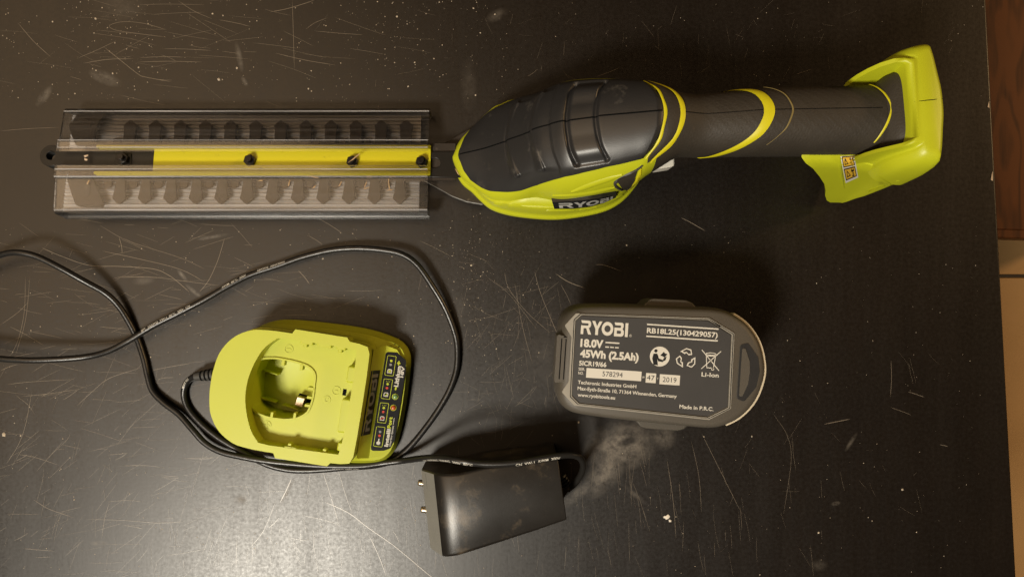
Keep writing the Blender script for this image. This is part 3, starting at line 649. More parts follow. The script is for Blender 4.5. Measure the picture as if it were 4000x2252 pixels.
# --- name plate, trigger opening, mouldings on the near flank
tree = bvh([BASE, SHELL])
nb_, nt_ = [(2165, 801), (2230, 805), (2300, 795), (2360, 778), (2401, 760)], [(2155, 775), (2230, 772), (2300, 765), (2360, 755), (2404, 745)]
def platemap(u, v):
    x = u * 4; i = min(3, int(x)); f = x - i
    lo_ = np.array(nb_[i]) * (1 - f) + np.array(nb_[i + 1]) * f; hi = np.array(nt_[i]) * (1 - f) + np.array(nt_[i + 1]) * f; return lo_ * (1 - v) + hi * v
_lo = np.array([hit(tree, *q, 0) for q in nb_]); _hi = np.array([hit(tree, *q, 0) for q in nt_])
for A in (_lo, _hi):               # fair the two edges so that the plate is one smooth curved strip
    k = np.arange(5.)
    for c in range(3): A[:, c] = np.polyval(np.polyfit(k, A[:, c], 2), k)
_n = np.cross(_lo[4] - _lo[0], _hi[2] - _lo[2]); _n /= np.linalg.norm(_n); _n = _n if _n[2] > 0 else -_n
def plate3(u, v, off):
    x = u * 4; i = min(3, int(x)); f = x - i; lo_ = _lo[i] * (1 - f) + _lo[i + 1] * f; hi = _hi[i] * (1 - f) + _hi[i + 1] * f
    return lo_ * (1 - v) + hi * v + _n * off
V2, F2 = grid2d(16, 2); top = [plate3(u, v, 2.3) for u, v in V2]; bot = [plate3(u, v, -3.) for u, v in V2]; nV = len(V2)
ring_ = list(range(17)) + [33, 50] + list(range(49, 33, -1)) + [17]
Fp = list(F2) + [(a_, b_, b_ + nV, a_ + nV) for a_, b_ in zip(ring_, ring_[1:] + ring_[:1])]
NP = mk('name_plate', top + bot, Fp, M['label_black'], TR, smooth=40)
V2, F2 = subdiv2d(LOGO[0] * np.array([3., 1]), LOGO[1], .3); V2 = V2 / np.array([3., 1])
mk('name_lettering', [plate3(.07 + .86 * u, .17 + .66 * v, 2.55) for u, v in V2], F2, M['plate_silver'], NP, smooth=0, recalc=False)
def zl(a, b): return 2100 + a / 4.293, 600 + b / 4.293
V2, F2 = poly2d(spline([(0, .55), (.12, .25), (.35, .0), (.58, .02), (.8, .3), (.95, .7), (1, 1), (.75, .92), (.4, .75)], 4, True)); V2, F2 = subdiv2d(V2, F2, .1)
TRIG = decal('trigger', tree, V2, F2, lambda u, v: np.array(zl(1300 + 385 * u, 600 - 340 * v)), M['grip'], TR, 1.3, relax=6)
decal_strip('trigger_rim', [zl(1760, 190), zl(1640, 285), zl(1480, 372), zl(1340, 455), zl(1295, 495), zl(1315, 545), zl(1385, 588), zl(1440, 598)], 6, tree, M['relief'], TR, 1.0)
decal_strip('trigger_guard', [zl(1735, 235), zl(1712, 330), zl(1665, 430), zl(1590, 535), zl(1500, 615)], 6, tree, M['stripe'], TR, 1.0)
decal_strip('moulded_ridge', [zl(560, 640), zl(760, 580), zl(980, 500), zl(1200, 430), zl(1420, 350)], 10, tree, M['lime_tool'], BASE, .7)
decal_strip('moulded_ridge', [zl(250, 700), zl(600, 700), zl(900, 662), zl(1150, 605), zl(1290, 565)], 7, tree, M['lime_tool'], BASE, .7)
decal_strip('moulded_ridge', [zl(-420, 840), zl(-150, 885), zl(200, 905), zl(600, 905), zl(900, 870), zl(1200, 790), zl(1420, 690)], 6, tree, M['lime_tool'], BASE, .7)
for a, b, c, d in ((150, 950, 620, 945), (700, 935, 1000, 895)): decal_strip('vent_rib', [zl(a, b), zl((a + c) / 2, (b + d) / 2 + 8), zl(c, d)], 4, tree, M['lime_tool'], BASE, .5)
# white lock-off slider under the handle
pl = [W(a, b, 60)[:2] for a, b in ((2512, 652), (2545, 630), (2600, 590), (2634, 590), (2634, 648), (2622, 652), (2570, 660))]
mk('lock_slider', *prism(pl, 46, 61), M['white'], TR, bevel=1)

# --- cutter: bar with teeth
def tp(pts, n0, n1, holes=()): return prism(pts, n0, n1, holes, fn=lambda x, y, z: TL(x, y, z))
L0 = -1.6
xl, xr = PT(232, 622, -3)[0], PT(1780, 630, -3)[0]
BL = mk('blade', *tp([(PT(330, 600, -3)[0], L0 - 13), (xr, L0 - 13), (xr, L0 + 13), (PT(330, 600, -3)[0], L0 + 13)], -4.5, -2.5), M['steel'], TR, bevel=.3)
def zb(a, b): return 150 + a / 2.6847, 360 + b / 2.6847
earu = PTs([zb(*p) for p in [(400, 560), (345, 420), (330, 350), (440, 212), (480, 205), (690, 205), (712, 235), (660, 300), (610, 400), (580, 560)]], -3)
earl = PTs([zb(*p) for p in [(330, 830), (310, 920), (360, 1080), (400, 1185), (440, 1200), (670, 1205), (690, 1172), (640, 1050), (585, 920), (570, 830)]], -3)
mk('blade_end', *tp(earu, -4.4, -1.6), M['steel'], BL, bevel=.4); mk('blade_end', *tp(earl, -4.4, -1.6), M['steel'], BL, bevel=.4)
eu = PTs([zb(*p) for p in [(400, 480), (390, 400), (430, 310), (500, 285), (555, 320), (565, 400), (540, 480)]], -1.5); mk('end_boss', *tp(roundpoly(eu, 2), -1.7, -1.1), M['steel'], BL, bevel=.3)
el = PTs([zb(*p) for p in [(370, 920), (400, 1040), (430, 1100), (500, 1110), (540, 1070), (545, 990), (530, 920)]], -1.5); mk('end_boss', *tp(roundpoly(el, 2), -1.7, -1.1), M['steel'], BL, bevel=.3)
def tooth(sgn, st0, st1, head, tip, sh, n0, n1, mt, name, px0, base):
    x0 = PT(px0, 620, -3)[0]
    pts = [(x0 - st0, L0 + sgn * base), (x0 - st1, L0 + sgn * (sh - 4)), (x0 - head, L0 + sgn * sh), (x0 - 1.2, L0 + sgn * (tip - .5)), (x0, L0 + sgn * tip), (x0 + 1.2, L0 + sgn * (tip - .5)), (x0 + head, L0 + sgn * sh), (x0 + st1, L0 + sgn * (sh - 4)), (x0 + st0, L0 + sgn * base)]
    return mk(name, *tp(pts, n0, n1), mt, BL, bevel=.25), x0
pitch = PT(598.6, 620, -3)[0] - PT(500, 620, -3)[0]
for sgn, px0, st0, st1 in ((1, 500, 4.0, 3.9), (-1, 481, 2.7, 3.8)):
    for (nm, dx, h, tipv, shv, n0, n1, mt, b0, b1) in (('cutting_tooth', 0, 4.6, 29.6, 25.8, -4.2, -1.9, M['steel'], st0, st1), ('moving_tooth', -57, 2.6, 18.0, 16.8, -6.4, -4.6, M['rust'], 3.0, 2.7)):
        src, x0 = tooth(sgn, b0, b1, h, tipv, shv, n0, n1, mt, nm, px0 + dx, 11.5)
        for i in range(1, 12):
            o = inst(src, BL, ORG[BL.name] + np.array([i * pitch, 0, 0]))
            m = o.modifiers.new('bevel', 'BEVEL'); m.width = .00025; m.segments = 1
# black end shoe with a hanging hole
hx, hl = PT(226, 622, -9); c_ = circ(hx, hl, 6.6, 20)
shoe = [p for p in circ(hx, hl, 7.5, 28) if p[0] < hx + 4.4]; shoe = sorted(shoe, key=lambda p: math.atan2(p[1] - hl, -(p[0] - hx)))
sx = PT(602, 622, -2)[0]
shoe = [(sx, L0 - 7.5)] + [(hx + 5, L0 - 7.2)] + shoe + [(hx + 5, L0 + 7.2), (sx, L0 + 7.5)]
mk('end_shoe', *tp(shoe, -8, -1.4, [circ(hx, hl, 3.1, 20)]), M['black'], TR, bevel=.4)
mk('shoe_plate', *tp([(PT(478, 620, 0)[0] - 5.5, L0 - 5), (PT(478, 620, 0)[0] + 5.5, L0 - 5), (PT(478, 620, 0)[0] + 5.5, L0 + 5), (PT(478, 620, 0)[0] - 5.5, L0 + 5)], -1.5, -.6), M['black'], TR, bevel=.3)
# yellow guide rail: flat web with two upturned flanges
ra, rb = PT(599, 620, 0)[0], PT(1682, 632, 0)[0]; rc = PT(378, 620, 0)[0]
RAIL = mk('guide_rail', *tp([(ra, L0 - 10), (rb, L0 - 10), (rb, L0 + 10), (ra, L0 + 10)], -1.4, -.2), M['rail'], TR, bevel=.2)
for s_ in (-1, 1):
    y0, y1 = sorted((L0 + s_ * 8.2, L0 + s_ * 10.2)); mk('rail_flange', *tp(roundpoly([(rc, y0), (rb + .1, y0), (rb + .1, y1), (rc, y1)], .9), -1.3, 2.0), M['rail'], RAIL, bevel=.5)
mk('rail_crease', *tp([(ra + 1, L0 - .3), (rb - 3, L0 - .3), (rb - 3, L0 + .0), (ra + 1, L0 + .0)], -.25, .02), M['rail'], RAIL)
for px, py in ((478, 618), (975, 626), (1376, 631), (1646, 632)):
    x, l = PT(px, py, 1.5)
    BO = mk('bolt', *tp(circ(x, l, 4.1, 6, a0=.3), -.3, 2.6), M['bolt'], TR, bevel=.35)
    mk('bolt_stud', *tp(circ(x, l, 2.2, 16), 2.5, 5.2), M['bolt'], BO, bevel=.5)
# blade mount between cover and housing
mp_ = [PT(a, b, -9) for a, b in [(1650, 590), (1700, 578), (1760, 545), (1830, 505), (1960, 480), (1960, 800), (1885, 797), (1820, 785), (1767, 765), (1700, 728), (1650, 702)]]
MT = mk('blade_mount', *tp(mp_, -11, -9), M['steel'], TR, bevel=.4)
decal_tree = bvh([MT])
ed = [PT(a, b, -9) for a, b in [(1652, 703), (1700, 729), (1767, 766), (1822, 787), (1884, 798)]]
mk('bright_edge', *loft([[TL(x, l - .12, -9.2), TL(x, l + .22, -8.9), TL(x, l - .1, -10.6)] for x, l in ed]), M['blade_edge'], MT, smooth=0)
bp_ = [PT(a, b, -1) for a, b in [(1640, 592), (1800, 590), (1800, 692), (1640, 692)]]
mk('mount_bar', *tp(bp_, -2.4, -1.2, [circ(PT(1697, 636, -1)[0], PT(1697, 636, -1)[1], 4.0, 18, 3.6)]), M['black'], TR, bevel=.3)

# ---------------------------------------------------------------- clear blade cover (a slotted sheath, slides off)
x0, x1 = PT(228, 620, 2)[0], PT(1673, 632, 2)[0]
COVER = thing('blade_cover', (-180, 88, 0), 'clear ribbed plastic blade cover slid over the trimmer blade', 'blade cover')
def extr(pr, xa, xb):
    rings = [np.array([TL(x, L0 + l, n) for l, n in pr]) for x in (xa, xb)]; V, F = loft(rings, False, False); n = len(pr)
    tri = tessellate_polygon([[Vector((p[0], p[1], 0)) for p in pr]]); return V, F + [tuple(t) for t in tri] + [tuple(i + n for i in t) for t in tri]
half_ = [(5.0, 4.9), (12.6, 4.9), (13.6, 3.2), (16, 2.9), (34.6, 1.6), (36.9, -.2), (37.3, -13), (36.6, -14.3), (35.6, -14.3), (35.7, -1.0), (34.0, .2), (16, 1.6), (12.6, 2.0), (11.8, 3.6), (5.0, 3.6)]
for s_ in (1, -1): mk('cover_side', *extr([(s_ * l, n) for l, n in half_], x0, x1), M['clear'], COVER, smooth=0)
ribs = [(-35.5, -9.0), (-35.5, -8.0)]
for k in range(27):
    l = -33.8 + 2.6 * k
    if abs(l) < 12: continue
    ribs += [(l - .6, -8.0), (l, -6.9), (l + .6, -8.0)]
ribs += [(35.5, -8.0), (35.5, -9.0)]
mk('cover_floor', *extr(ribs[::-1], x0 + .3, x1 - 7), M['clear_floor'], COVER, smooth=0)
for s_ in (1, -1):
    ln = [(7.2, 4.95), (7.6, 5.25), (8.0, 4.95)], [(12.3, 4.95), (12.7, 5.3), (13.1, 4.9)], [(34.0, 1.7), (34.6, 2.0), (35.3, 1.2)]
    for q in ln: mk('cover_ridge', *extr([(s_ * l, n) for l, n in q], x0 + .2, x1 - .2), M['ridge_glint'], COVER, smooth=0)  # pale ridge lines carry the painted edge highlights
# ================================================================ BATTERY CHARGER
CP = placer(-128.7, -71, -9)
def cpr(outer, z0, z1, holes=()): return prism(outer, z0, z1, holes, fn=lambda x, y, z: CP(x, y, z))
CH = thing('battery_charger', (-128.7, -71, 0), 'empty lime green battery charger with open battery socket and black indicator label', 'battery charger')
def sym(top): return top + [(u, -v) for u, v in top[::-1]]
base_o = spline(sym([(-66, 8), (-63.5, 22), (-56, 34), (-44, 42), (-30, 45), (-5, 46.5), (18, 46.8), (34, 45), (46, 41.5), (52.5, 34.5), (54.6, 24), (55.4, 8)]), 4, True)
mid_o = spline(sym([(-66.6, 8), (-64, 21.5), (-56.5, 33), (-45, 40), (-30, 42.6), (-5, 43.6), (18, 44), (30, 43), (44, 40), (50.5, 33.5), (53, 24), (54, 8)]), 4, True)
deck_l = [tuple(p) for p in spline([(-67.4, 0), (-67, 8), (-64.5, 20), (-57.5, 30.5), (-47, 37), (-36, 38.8), (-25.1, 39.2)], 6)][1:-1]
low_o = spline(sym([(-66.8, 8), (-64.3, 20.6), (-57, 31.5), (-46.5, 38.2), (-30, 39.6), (-5, 40), (18, 40), (28, 39), (31.5, 34), (33.2, 25), (33.6, 15), (33.8, 6)]), 4, True)
def kk(u): return .5 * max(0, min(1, (30 - u) / 10))
def ring(o, z): return np.array([CP(u, v, z) for u, v in o])
SK = mk('base_skirt', *loft([ring([(u * .985, v * .985) for u, v in base_o], 0), ring(base_o, 2), ring(base_o, 8), ring(mid_o, 11.5), ring(mid_o, 13.5)], True, False), M['lime'], CH, smooth=45)
mk('dock_body', *loft([ring(mid_o, 13.2), ring([(c + (a - c) * kk(a), d + (b - d) * kk(a)) for (a, b), (c, d) in zip(mid_o, low_o)], 17), ring(low_o, 22), ring(low_o, 28)], False, False), M['lime'], CH, smooth=45)
hole = spline([(-45.5, 8), (-41.8, 16.5), (-35, 19.1), (-26.3, 19.7), (-15.7, 19.0), (-8.9, 17.2), (-4.6, 13), (-3.8, 5.5), (-3.6, -3), (-5.2, -10.6), (-8.3, -14.2), (-13.2, -17.0), (-21.8, -18.7), (-32.3, -18.4), (-39.1, -16.2), (-43.5, -11)], 4, True)
rim_in = [tuple(p) for p in spline([(-29, 34.6), (-33.5, 30.6), (-38, 24.6), (-41.7, 15.2), (-43.8, 5.3), (-43.8, -6), (-41, -17.4), (-36.5, -27.4), (-31, -34)], 5)] + [(-24, -34.7), (21.6, -33.6), (22.6, -28), (23.4, -10), (23.6, 10), (23.2, 28), (22.6, 35), (8, 35.4), (-18, 35.4)]
deck_out = deck_l + [(-25.1, 39.2), (-20.2, 39.2), (-18.6, 42.2), (15.5, 42.2), (17.4, 39.8), (23.8, 39.4), (29.5, 38.2), (31.4, 34), (31.9, 20), (32, 0)]
deck_out = deck_out + [(u, -v) for u, v in deck_out[::-1]]
DK = mk('dock_floor', *cpr([(u * .998, v * .998) for u, v in low_o], 24, 29, [hole]), M['lime'], CH, bevel=.5)
mk('dock_rim', *cpr(deck_out, 27.5, 40, [rim_in]), M['lime'], CH, bevel=1.1, seg=3)
# cable well: wall and bottom
WELL = mk('battery_socket', *loft([ring(hole, 26.5), ring([(u * .97 - .7, v * .97) for u, v in hole], 5.2), ring([(u * .95 - 1.2, v * .95) for u, v in hole], 5.0)], False, True), M['lime'], CH, smooth=45)
for (u, v, r) in ((-40, 8, 1.0), (-38, -11, 1.2), (-22, -13.5, 1.0)):
    mk('socket_rib', *cpr([(u - 6, v - r * .5), (u + 6, v - r * .5 - 1.5), (u + 6, v + r * .5 - 1.5), (u - 6, v + r * .5)], 4.8, 12), M['lime'], WELL, bevel=.3)
mk('contact_slot', *cpr([(-20, -11.5), (-10, -12.5), (-9, -6), (-19, -5)], 4.9, 5.5), M['seam'], WELL)
mk('metal_contact', *cpr([(-19, -12), (-13.5, -12.6), (-12.6, -6.5), (-18, -6)], 5.4, 13), M['brass'], WELL, bevel=.3)
# raised lip round the well and small key teeth
hl2 = [(u * 1.0, v) for u, v in hole if True]
lip_o = [(u + (u + 24) * .055, v * 1.06) for u, v in hole]; lip_i = [(u - (u + 24) * .002, v * .998) for u, v in hole]
sel = [k for k in range(len(hole)) if hole[k][0] > -43]
mk('socket_lip', *cpr([tuple(p) for p in lip_o], 28.9, 30.1, [[tuple(p) for p in lip_i]]), M['lime'], DK, bevel=.5)
for u, v, du, dv in ((-26, 18.4, 1, 2.2), (-13.6, 17.2, 1, 2.2), (-5.2, 4, 2.2, .9), (-5, -2, 2, .9), (-5.6, -7.5, 2, .9), (-13, -15.5, .9, 2.2), (-28, -17.4, .9, 2.2)):
    mk('socket_key', *cpr([(u - du, v - dv), (u + du, v - dv), (u + du, v + dv), (u - du, v + dv)], 25, 30.2), M['lime'], WELL, bevel=.3)
# notches and hooks along the rails
for sg in (1, -1):
    for a, b in (((-14, -6), 3.1), ((-3.5, 6), 2.3), ((9.5, 15.5), 3.1)):
        v0 = 33.6 * sg; v1 = (36.2 + .5) * sg
        mk('rail_hook', *cpr([(a[0], min(v0, v1)), (a[1], min(v0, v1)), (a[1], max(v0, v1)), (a[0], max(v0, v1))], 33, 39.2 + (0.5 if b > 3 else 0)), M['lime'], CH, bevel=.4)
    for u in (-11, 12): mk('rail_hook', *cpr([(u - 1.2, sg * 33 - 1.4), (u + 1.2, sg * 33 - 1.4), (u + 1.2, sg * 33 + 1.4), (u - 1.2, sg * 33 + 1.4)], 34, 38.6), M['lime'], CH, bevel=.4)
# steps on the front ridge
for v0, v1, u0 in ((13, 24, 18.5), (-20, 2.5, 18), (-32, -26, 19.5)): mk('ridge_step', *cpr([(u0, v0), (24, v0), (24, v1), (u0, v1)], 29, 37.5), M['lime'], CH, bevel=1.0)
mk('release_slot', *cpr([(15.8, 2.8), (18.2, 2.8), (18.2, 7), (15.8, 7)], 28.9, 29.25), M['seam'], DK)
# embossed marks
def ringpoly(cx, cy, r, w): return circ(cx, cy, r, 24), [circ(cx, cy, r - w, 24)]
for cx, cy, bars in ((-24, 27.6, [(1.6, .35)]), (-30.5, -24.5, [(1.8, .35), (.35, 1.8)]), (11.5, 5.2, [(1.0, .35)])):
    mk('embossed_ring', *cpr(*[ringpoly(cx, cy, 2.9, .45)[0]], 28.9, 29.35, ringpoly(cx, cy, 2.9, .45)[1]), M['lime'], DK)
    for k, (a, b) in enumerate(bars): mk('embossed_bar', *cpr([(cx - a, cy - b), (cx + a, cy - b), (cx + a, cy + b), (cx - a, cy + b)], 28.9, 29.3 + .04 * k), M['lime'], DK)
mk('screw_boss', *cpr(circ(6.2, -1.6, 2.6, 20), 28.8, 29.3, [circ(6.2, -1.6, 1.2, 16)]), M['lime'], DK, bevel=.2)
# sloped front panel with indicator label
def panelz(u): return float(np.interp(u, [32.1, 37.0, 38.0, 54], [31.5, 19.2, 18.0, 14.6]))
pan_o = roundpoly([(30.2, 36), (38, 38.2), (47, 36), (52, 29), (53, 10), (53, -10), (52, -29), (47, -36), (38, -38.2), (30.2, -36)], 3)
us = np.array([32.1, 37.0, 38.0, 45, 52.8]); vs_w = [36.5, 38.5, 38.6, 37, 27.5]
rows = []
for u, w in zip(us, vs_w): rows.append([CP(u, v * w, panelz(u)) for v in np.linspace(-1, 1, 17)])
V = np.array([p for r in rows for p in r] ); F = [(i * 17 + j, i * 17 + j + 1, (i + 1) * 17 + j + 1, (i + 1) * 17 + j) for i in range(4) for j in range(16)]
PAN = mk('front_panel', V, F, M['lime'], CH, smooth=25, recalc=False)
def on_panel(name, V2, F2, fn, mt, parent, off):
    P = [];
    for a, b in V2:
        u, v = fn(a, b); P.append(CP(u, v, panelz(u) + off))
    return mk(name, P, F2, mt, parent, smooth=0, recalc=False)
V2, F2 = grid2d(4, 2); LB = on_panel('name_plate', V2, F2, lambda a, b: (32.5 + 4.2 * b, -21.8 + 43.8 * a), M['label_black'], CH, .25)
LB.data.flip_normals()
V2, F2 = LOGO; on_panel('name_lettering', V2, F2, lambda a, b: (36.1 - 3.0 * b, -19.5 + 39 * a), M['print_grey'], LB, .4)
st = roundpoly([(38.2, -33.5), (38.2, 34.5), (45.5, 35), (52.2, 30.5), (53, 24), (53, -25), (51, -30.5), (47, -32.5)], 2.2)
V2, F2 = poly2d(st); V2, F2 = subdiv2d(V2, F2, 4.); IL = on_panel('indicator_label', V2, F2, lambda a, b: (a, b), M['label_black'], CH, .2)
def pframe(u0, u1, v0, v1, w, mt, r=.8): 
    V2, F2 = poly2d(roundpoly([(u0, v0), (u1, v0), (u1, v1), (u0, v1)], r, 3), [roundpoly([(u0 + w, v0 + w), (u1 - w, v0 + w), (u1 - w, v1 - w), (u0 + w, v1 - w)], r * .7, 3)])
    return on_panel('label_frame', V2, F2, lambda a, b: (a, b), mt, IL, .32)
def pdot(u, v, r, mt, nm='label_dot', off=.34, n=14): V2, F2 = poly2d(circ(u, v, r, n)); return on_panel(nm, V2, F2, lambda a, b: (a, b), mt, IL, off)
for k, v0 in enumerate((18.6, 2.6, -13.8, -30.2)):
    pframe(39.6, 45.6, v0, v0 + 13.8, .32, M['print_lime'])
    up = [M['print_lime'], M['print_lime'], M['print_lime'], M['print_grey']][k]; dn = [M['print_grey'], M['print_red'], M['print_red'], M['print_red']][k]
    pdot(42.6, v0 + 10.3, .85, up); pdot(42.6, v0 + 7.6, .85, dn)
    if k in (1, 2):
        for q in (-1, 0, 1): V2, F2 = poly2d([(42.5 + q * .9, v0 + 11.6), (42.7 + q * .9, v0 + 11.6), (42.75 + q * 1.2, v0 + 12.5), (42.55 + q * 1.2, v0 + 12.5)]); on_panel('label_ray', V2, F2, lambda a, b: (a, b), M['print_lime'], IL, .34)
    if k == 3:
        V2, F2 = poly2d(circ(42.6, v0 + 2.6, 1.3, 14)); on_panel('thermometer_icon', V2, F2, lambda a, b: (a, b), M['print_white'], IL, .34)
        V2, F2 = poly2d([(42.2, v0 + 3.7), (43, v0 + 3.7), (43, v0 + 5.6), (42.2, v0 + 5.6)]); on_panel('thermometer_icon', V2, F2, lambda a, b: (a, b), M['print_white'], IL, .35)
    else:
        ic = [(41.1, v0 + 1.7), (44.1, v0 + 1.7), (44.1, v0 + 3.9), (43.5, v0 + 4.6), (41.7, v0 + 4.6), (41.1, v0 + 3.9)]
        V2, F2 = poly2d(ic, [[(41.6, v0 + 2.2), (43.6, v0 + 2.2), (43.6, v0 + 4.0), (41.6, v0 + 4.0)]]); on_panel('battery_icon', V2, F2, lambda a, b: (a, b), M['print_white'], IL, .34)
        fill = [[(41.8, v0 + 2.4), (43.4, v0 + 2.4), (43.4, v0 + 3.8), (41.8, v0 + 3.8)], [(41.8, v0 + 2.4), (43.4, v0 + 2.4), (43.4, v0 + 3.8)], [(41.3, v0 + 2.0), (43.9, v0 + 3.6), (43.7, v0 + 4.2), (41.4, v0 + 2.7)]][k]
        V2, F2 = poly2d(fill); on_panel('icon_fill', V2, F2, lambda a, b: (a, b), [M['print_lime'], M['print_lime'], M['print_red']][k], IL, .36)
def ptext(s, u, v0, v1, h, mt, bold=.03, par=None, off=.36):
    V2, F2 = text2d(s, bold); V2 = norm01(V2, .72); 
    return on_panel('label_print', V2, F2, lambda a, b: (u - b * h, v0 + (v1 - v0) * a), mt, IL, off)
ptext('Intelli', 49.2, -29.5, -17.2, 2.4, M['print_white'], .045); ptext('Port', 49.2, -16.8, -9.0, 2.4, M['print_lime'], .045); ptext('Charging System ••••••', 51.0, -29, -9.5, 1.2, M['print_white'], .02)
ptext('•', 49.6, 9.3, 11.8, 2.6, M['print_lime'], .05); ptext('Lithium', 49.6, 11.8, 26.2, 2.7, M['print_white'], .045); ptext('+', 49.0, 26.5, 29.4, 2.6, M['print_lime'], .06); ptext('18V', 52.0, 18.5, 26.2, 2.0, M['print_white'], .045)
def led(u, v, col, nm):
    m = mat(nm, col, .25, .6); r0 = on_panel('lamp_ring', *poly2d(circ(u, v, 2.1, 20)), lambda a, b: (a, b), M['lime'], IL, .36)
    z = panelz(u); a = np.linspace(0, 2 * math.pi, 20, endpoint=False)
    mk('indicator_lamp', *loft([np.array([CP(u + r * math.cos(t), v + r * math.sin(t), z + h) for t in a]) for r, h in ((1.75, .4), (1.6, .8), (1.1, 1.1), (.4, 1.25))]), m, IL, smooth=60)
led(48.8, 5.0, (.16, .28, .10), 'green_lens'); led(48.8, -2.6, (.42, .075, .015), 'red_lens')
for u, v in ((43, 40.2), (46, 39)): mk('speck', *cpr(circ(u, v, .45, 8), 15, 16.3), M['seam'], CH)
# strain relief
p0, p1 = W(838, 1461, 11), W(764, 1469, 9.5)
def relief(p0, p1, r0, r1, parent, rings=3):
    d = p1 - p0; L = np.linalg.norm(d)
    R = mk('strain_relief', *tube([p0 + d * t for t in np.linspace(0, 1, 8)], list(np.linspace(r0, r1, 8)), 16), M['relief'], parent, smooth=50)
    for k in range(rings):
        t = .12 + .23 * k; a, b = p0 + d * t, p0 + d * (t + .09); r = r0 + (r1 - r0) * t + .12
        mk('relief_slot', *tube([a, (a + b) / 2, b], r, 16), M['seam'], R, smooth=50)
relief(p0, p1, 4.2, 3.0, CH)

# ================================================================ BATTERY
BP = placer(93, -45, -3.8)
def bpr(outer, z0, z1, holes=()): return prism(outer, z0, z1, holes, fn=lambda x, y, z: BP(x, y - 1, z))
BT = thing('battery_pack', (93, -46, 0), 'dark grey power tool battery pack standing upside down with printed label upward', 'battery pack')
bo = spline([(-65.5, 15), (-63.6, 25.5), (-57, 31.6), (-45, 33.6), (-20, 35), (10, 36), (28, 36.2), (38, 33.6), (47.5, 27.4), (55, 17.5), (58.9, 5), (58.9, -5), (55, -17.5), (47.5, -27.4), (38, -33.6), (28, -36.2), (10, -36), (-20, -35), (-45, -33.6), (-57, -31.6), (-63.6, -25.5), (-65.5, -15)], 4, True)
def bring(o, z, s=1., du=0): return np.array([BP(u * s + du, v * s - 1, z) for u, v in o])
BODY = mk('battery_body', *loft([bring(bo, 34, .95), bring(bo, 38, .985), bring(bo, 45, 1), bring(bo, 66, 1), bring(bo, 72, .992), bring(bo, 76, .975), bring(bo, 78.4, .945), bring(bo, 79.2, .90)]), M['batt'], BT, smooth=50)
mk('battery_stem', *bpr(roundpoly([(-40, -19), (18, -19), (18, 19), (-40, 19)], 14, 6), 0, 35), M['batt'], BT, bevel=2)
arc = [(u, v) for u, v in bo if u > 36]; arc = sorted(arc, key=lambda p: p[1])
mk('cream_band', *loft([np.array([BP(u * 1.0, v * 1.0 - 1, 64), BP(u * 1.008, v * 1.008 - 1, 66), BP(u * 1.013, v * 1.013 - 1, 73), BP(u * 1.003, v * 1.003 - 1, 74.6), BP(u * .97, v * .97 - 1, 75), BP(u * .97, v * .97 - 1, 64)]) for u, v in arc]), M['cream'], BT, smooth=40)
for sg in (1, -1):
    lt = [(-17, sg * 33), (-12.5, sg * 38.4), (-9, sg * 39.4), (10, sg * 39.6), (14, sg * 38.2), (18, sg * 34)]
    mk('side_latch', *bpr(lt if sg < 0 else lt[::-1], 44, 70), M['batt'], BT, bevel=.5, seg=2)
# recessed grips at both ends
mk('end_grip', *bpr(roundpoly([(-67.2, -14.5), (-58.8, -13), (-58.8, 13), (-67.2, 14.5)], 1.5), 60, 78.6), M['batt'], BT, bevel=1.0)
for k in range(2): mk('grip_groove', *bpr([(-64.6 + 2.6 * k, -12), (-64 + 2.6 * k, -12), (-64 + 2.6 * k, 12), (-64.6 + 2.6 * k, 12)], 78.5, 78.75), M['seam'], BT)
mk('latch_recess', *bpr(roundpoly([(41.5, 15.5), (46, 17), (52.5, 9), (54, 0), (52.5, -9), (46, -18), (41.5, -16.5)], 2), 78.3, 79.5), M['cap'], BT, bevel=.5)
mk('latch_face', *bpr(roundpoly([(42.6, 13.5), (44.5, 13.5), (47.5, 6), (48, 0), (47.5, -7), (44.5, -15), (42.6, -15)], 1), 79.3, 80.0), M['batt'], BT, bevel=.4)
rimo = roundpoly([(-58.7, 13.5), (-63.2, 20), (-57, 27.6), (22, 30), (37.4, 22), (38.2, -22.5), (25.6, -30), (-54.5, -26.8), (-62.4, -19.4), (-58.7, -12.8)], 1.2, 3)
lab = roundpoly([(-56.5, 23), (-53.5, 26.2), (21.2, 28.2), (35.3, 20.8), (36.1, -21.5), (24.6, -28), (-51.5, -24.8), (-55.8, -21)], 1.2, 3)
lab2 = roundpoly([(-57.1, 23.4), (-53.7, 26.9), (21.4, 28.9), (35.9, 21.2), (36.7, -21.9), (24.8, -28.7), (-51.7, -25.5), (-56.4, -21.4)], 1.2, 3)
RIM = mk('label_rim', *bpr(rimo, 79.0, 80.1, [lab2]), M['batt_rim'], BT, bevel=.35)
grv = lambda s: [((u + 12) * s - 12, v * s) for u, v in lab2]
mk('rim_groove', *bpr(grv(1.022), 80.0, 80.14, [grv(1.012)]), M['seam'], RIM)
LBL = mk('printed_label', *bpr(lab, 79.0, 79.7), M['batt_label'], BT, bevel=.2)
ZL = 79.8
def bprint(V2, F2, fn, mt=None, off=0., nm='label_print'):
    P = [BP(*(lambda q: (q[0], q[1]))(fn(a, b)), ZL + off) for a, b in V2]; return mk(nm, P, F2, mt or M['print_white'], LBL, smooth=0, recalc=False)
bprint(*LOGO, lambda a, b: (-53.6 + 28 * a, 14.6 + 8.2 * b), nm='logo_lettering')
def btext(s, u0, u1, v, h, bold=.025, mt=None, off=0., slope=0.):
    V2, F2 = text2d(s, bold); V2 = norm01(V2, .72); bprint(V2, F2, lambda a, b: (u0 + (u1 - u0) * a, v + h * b + slope * a), mt, off)
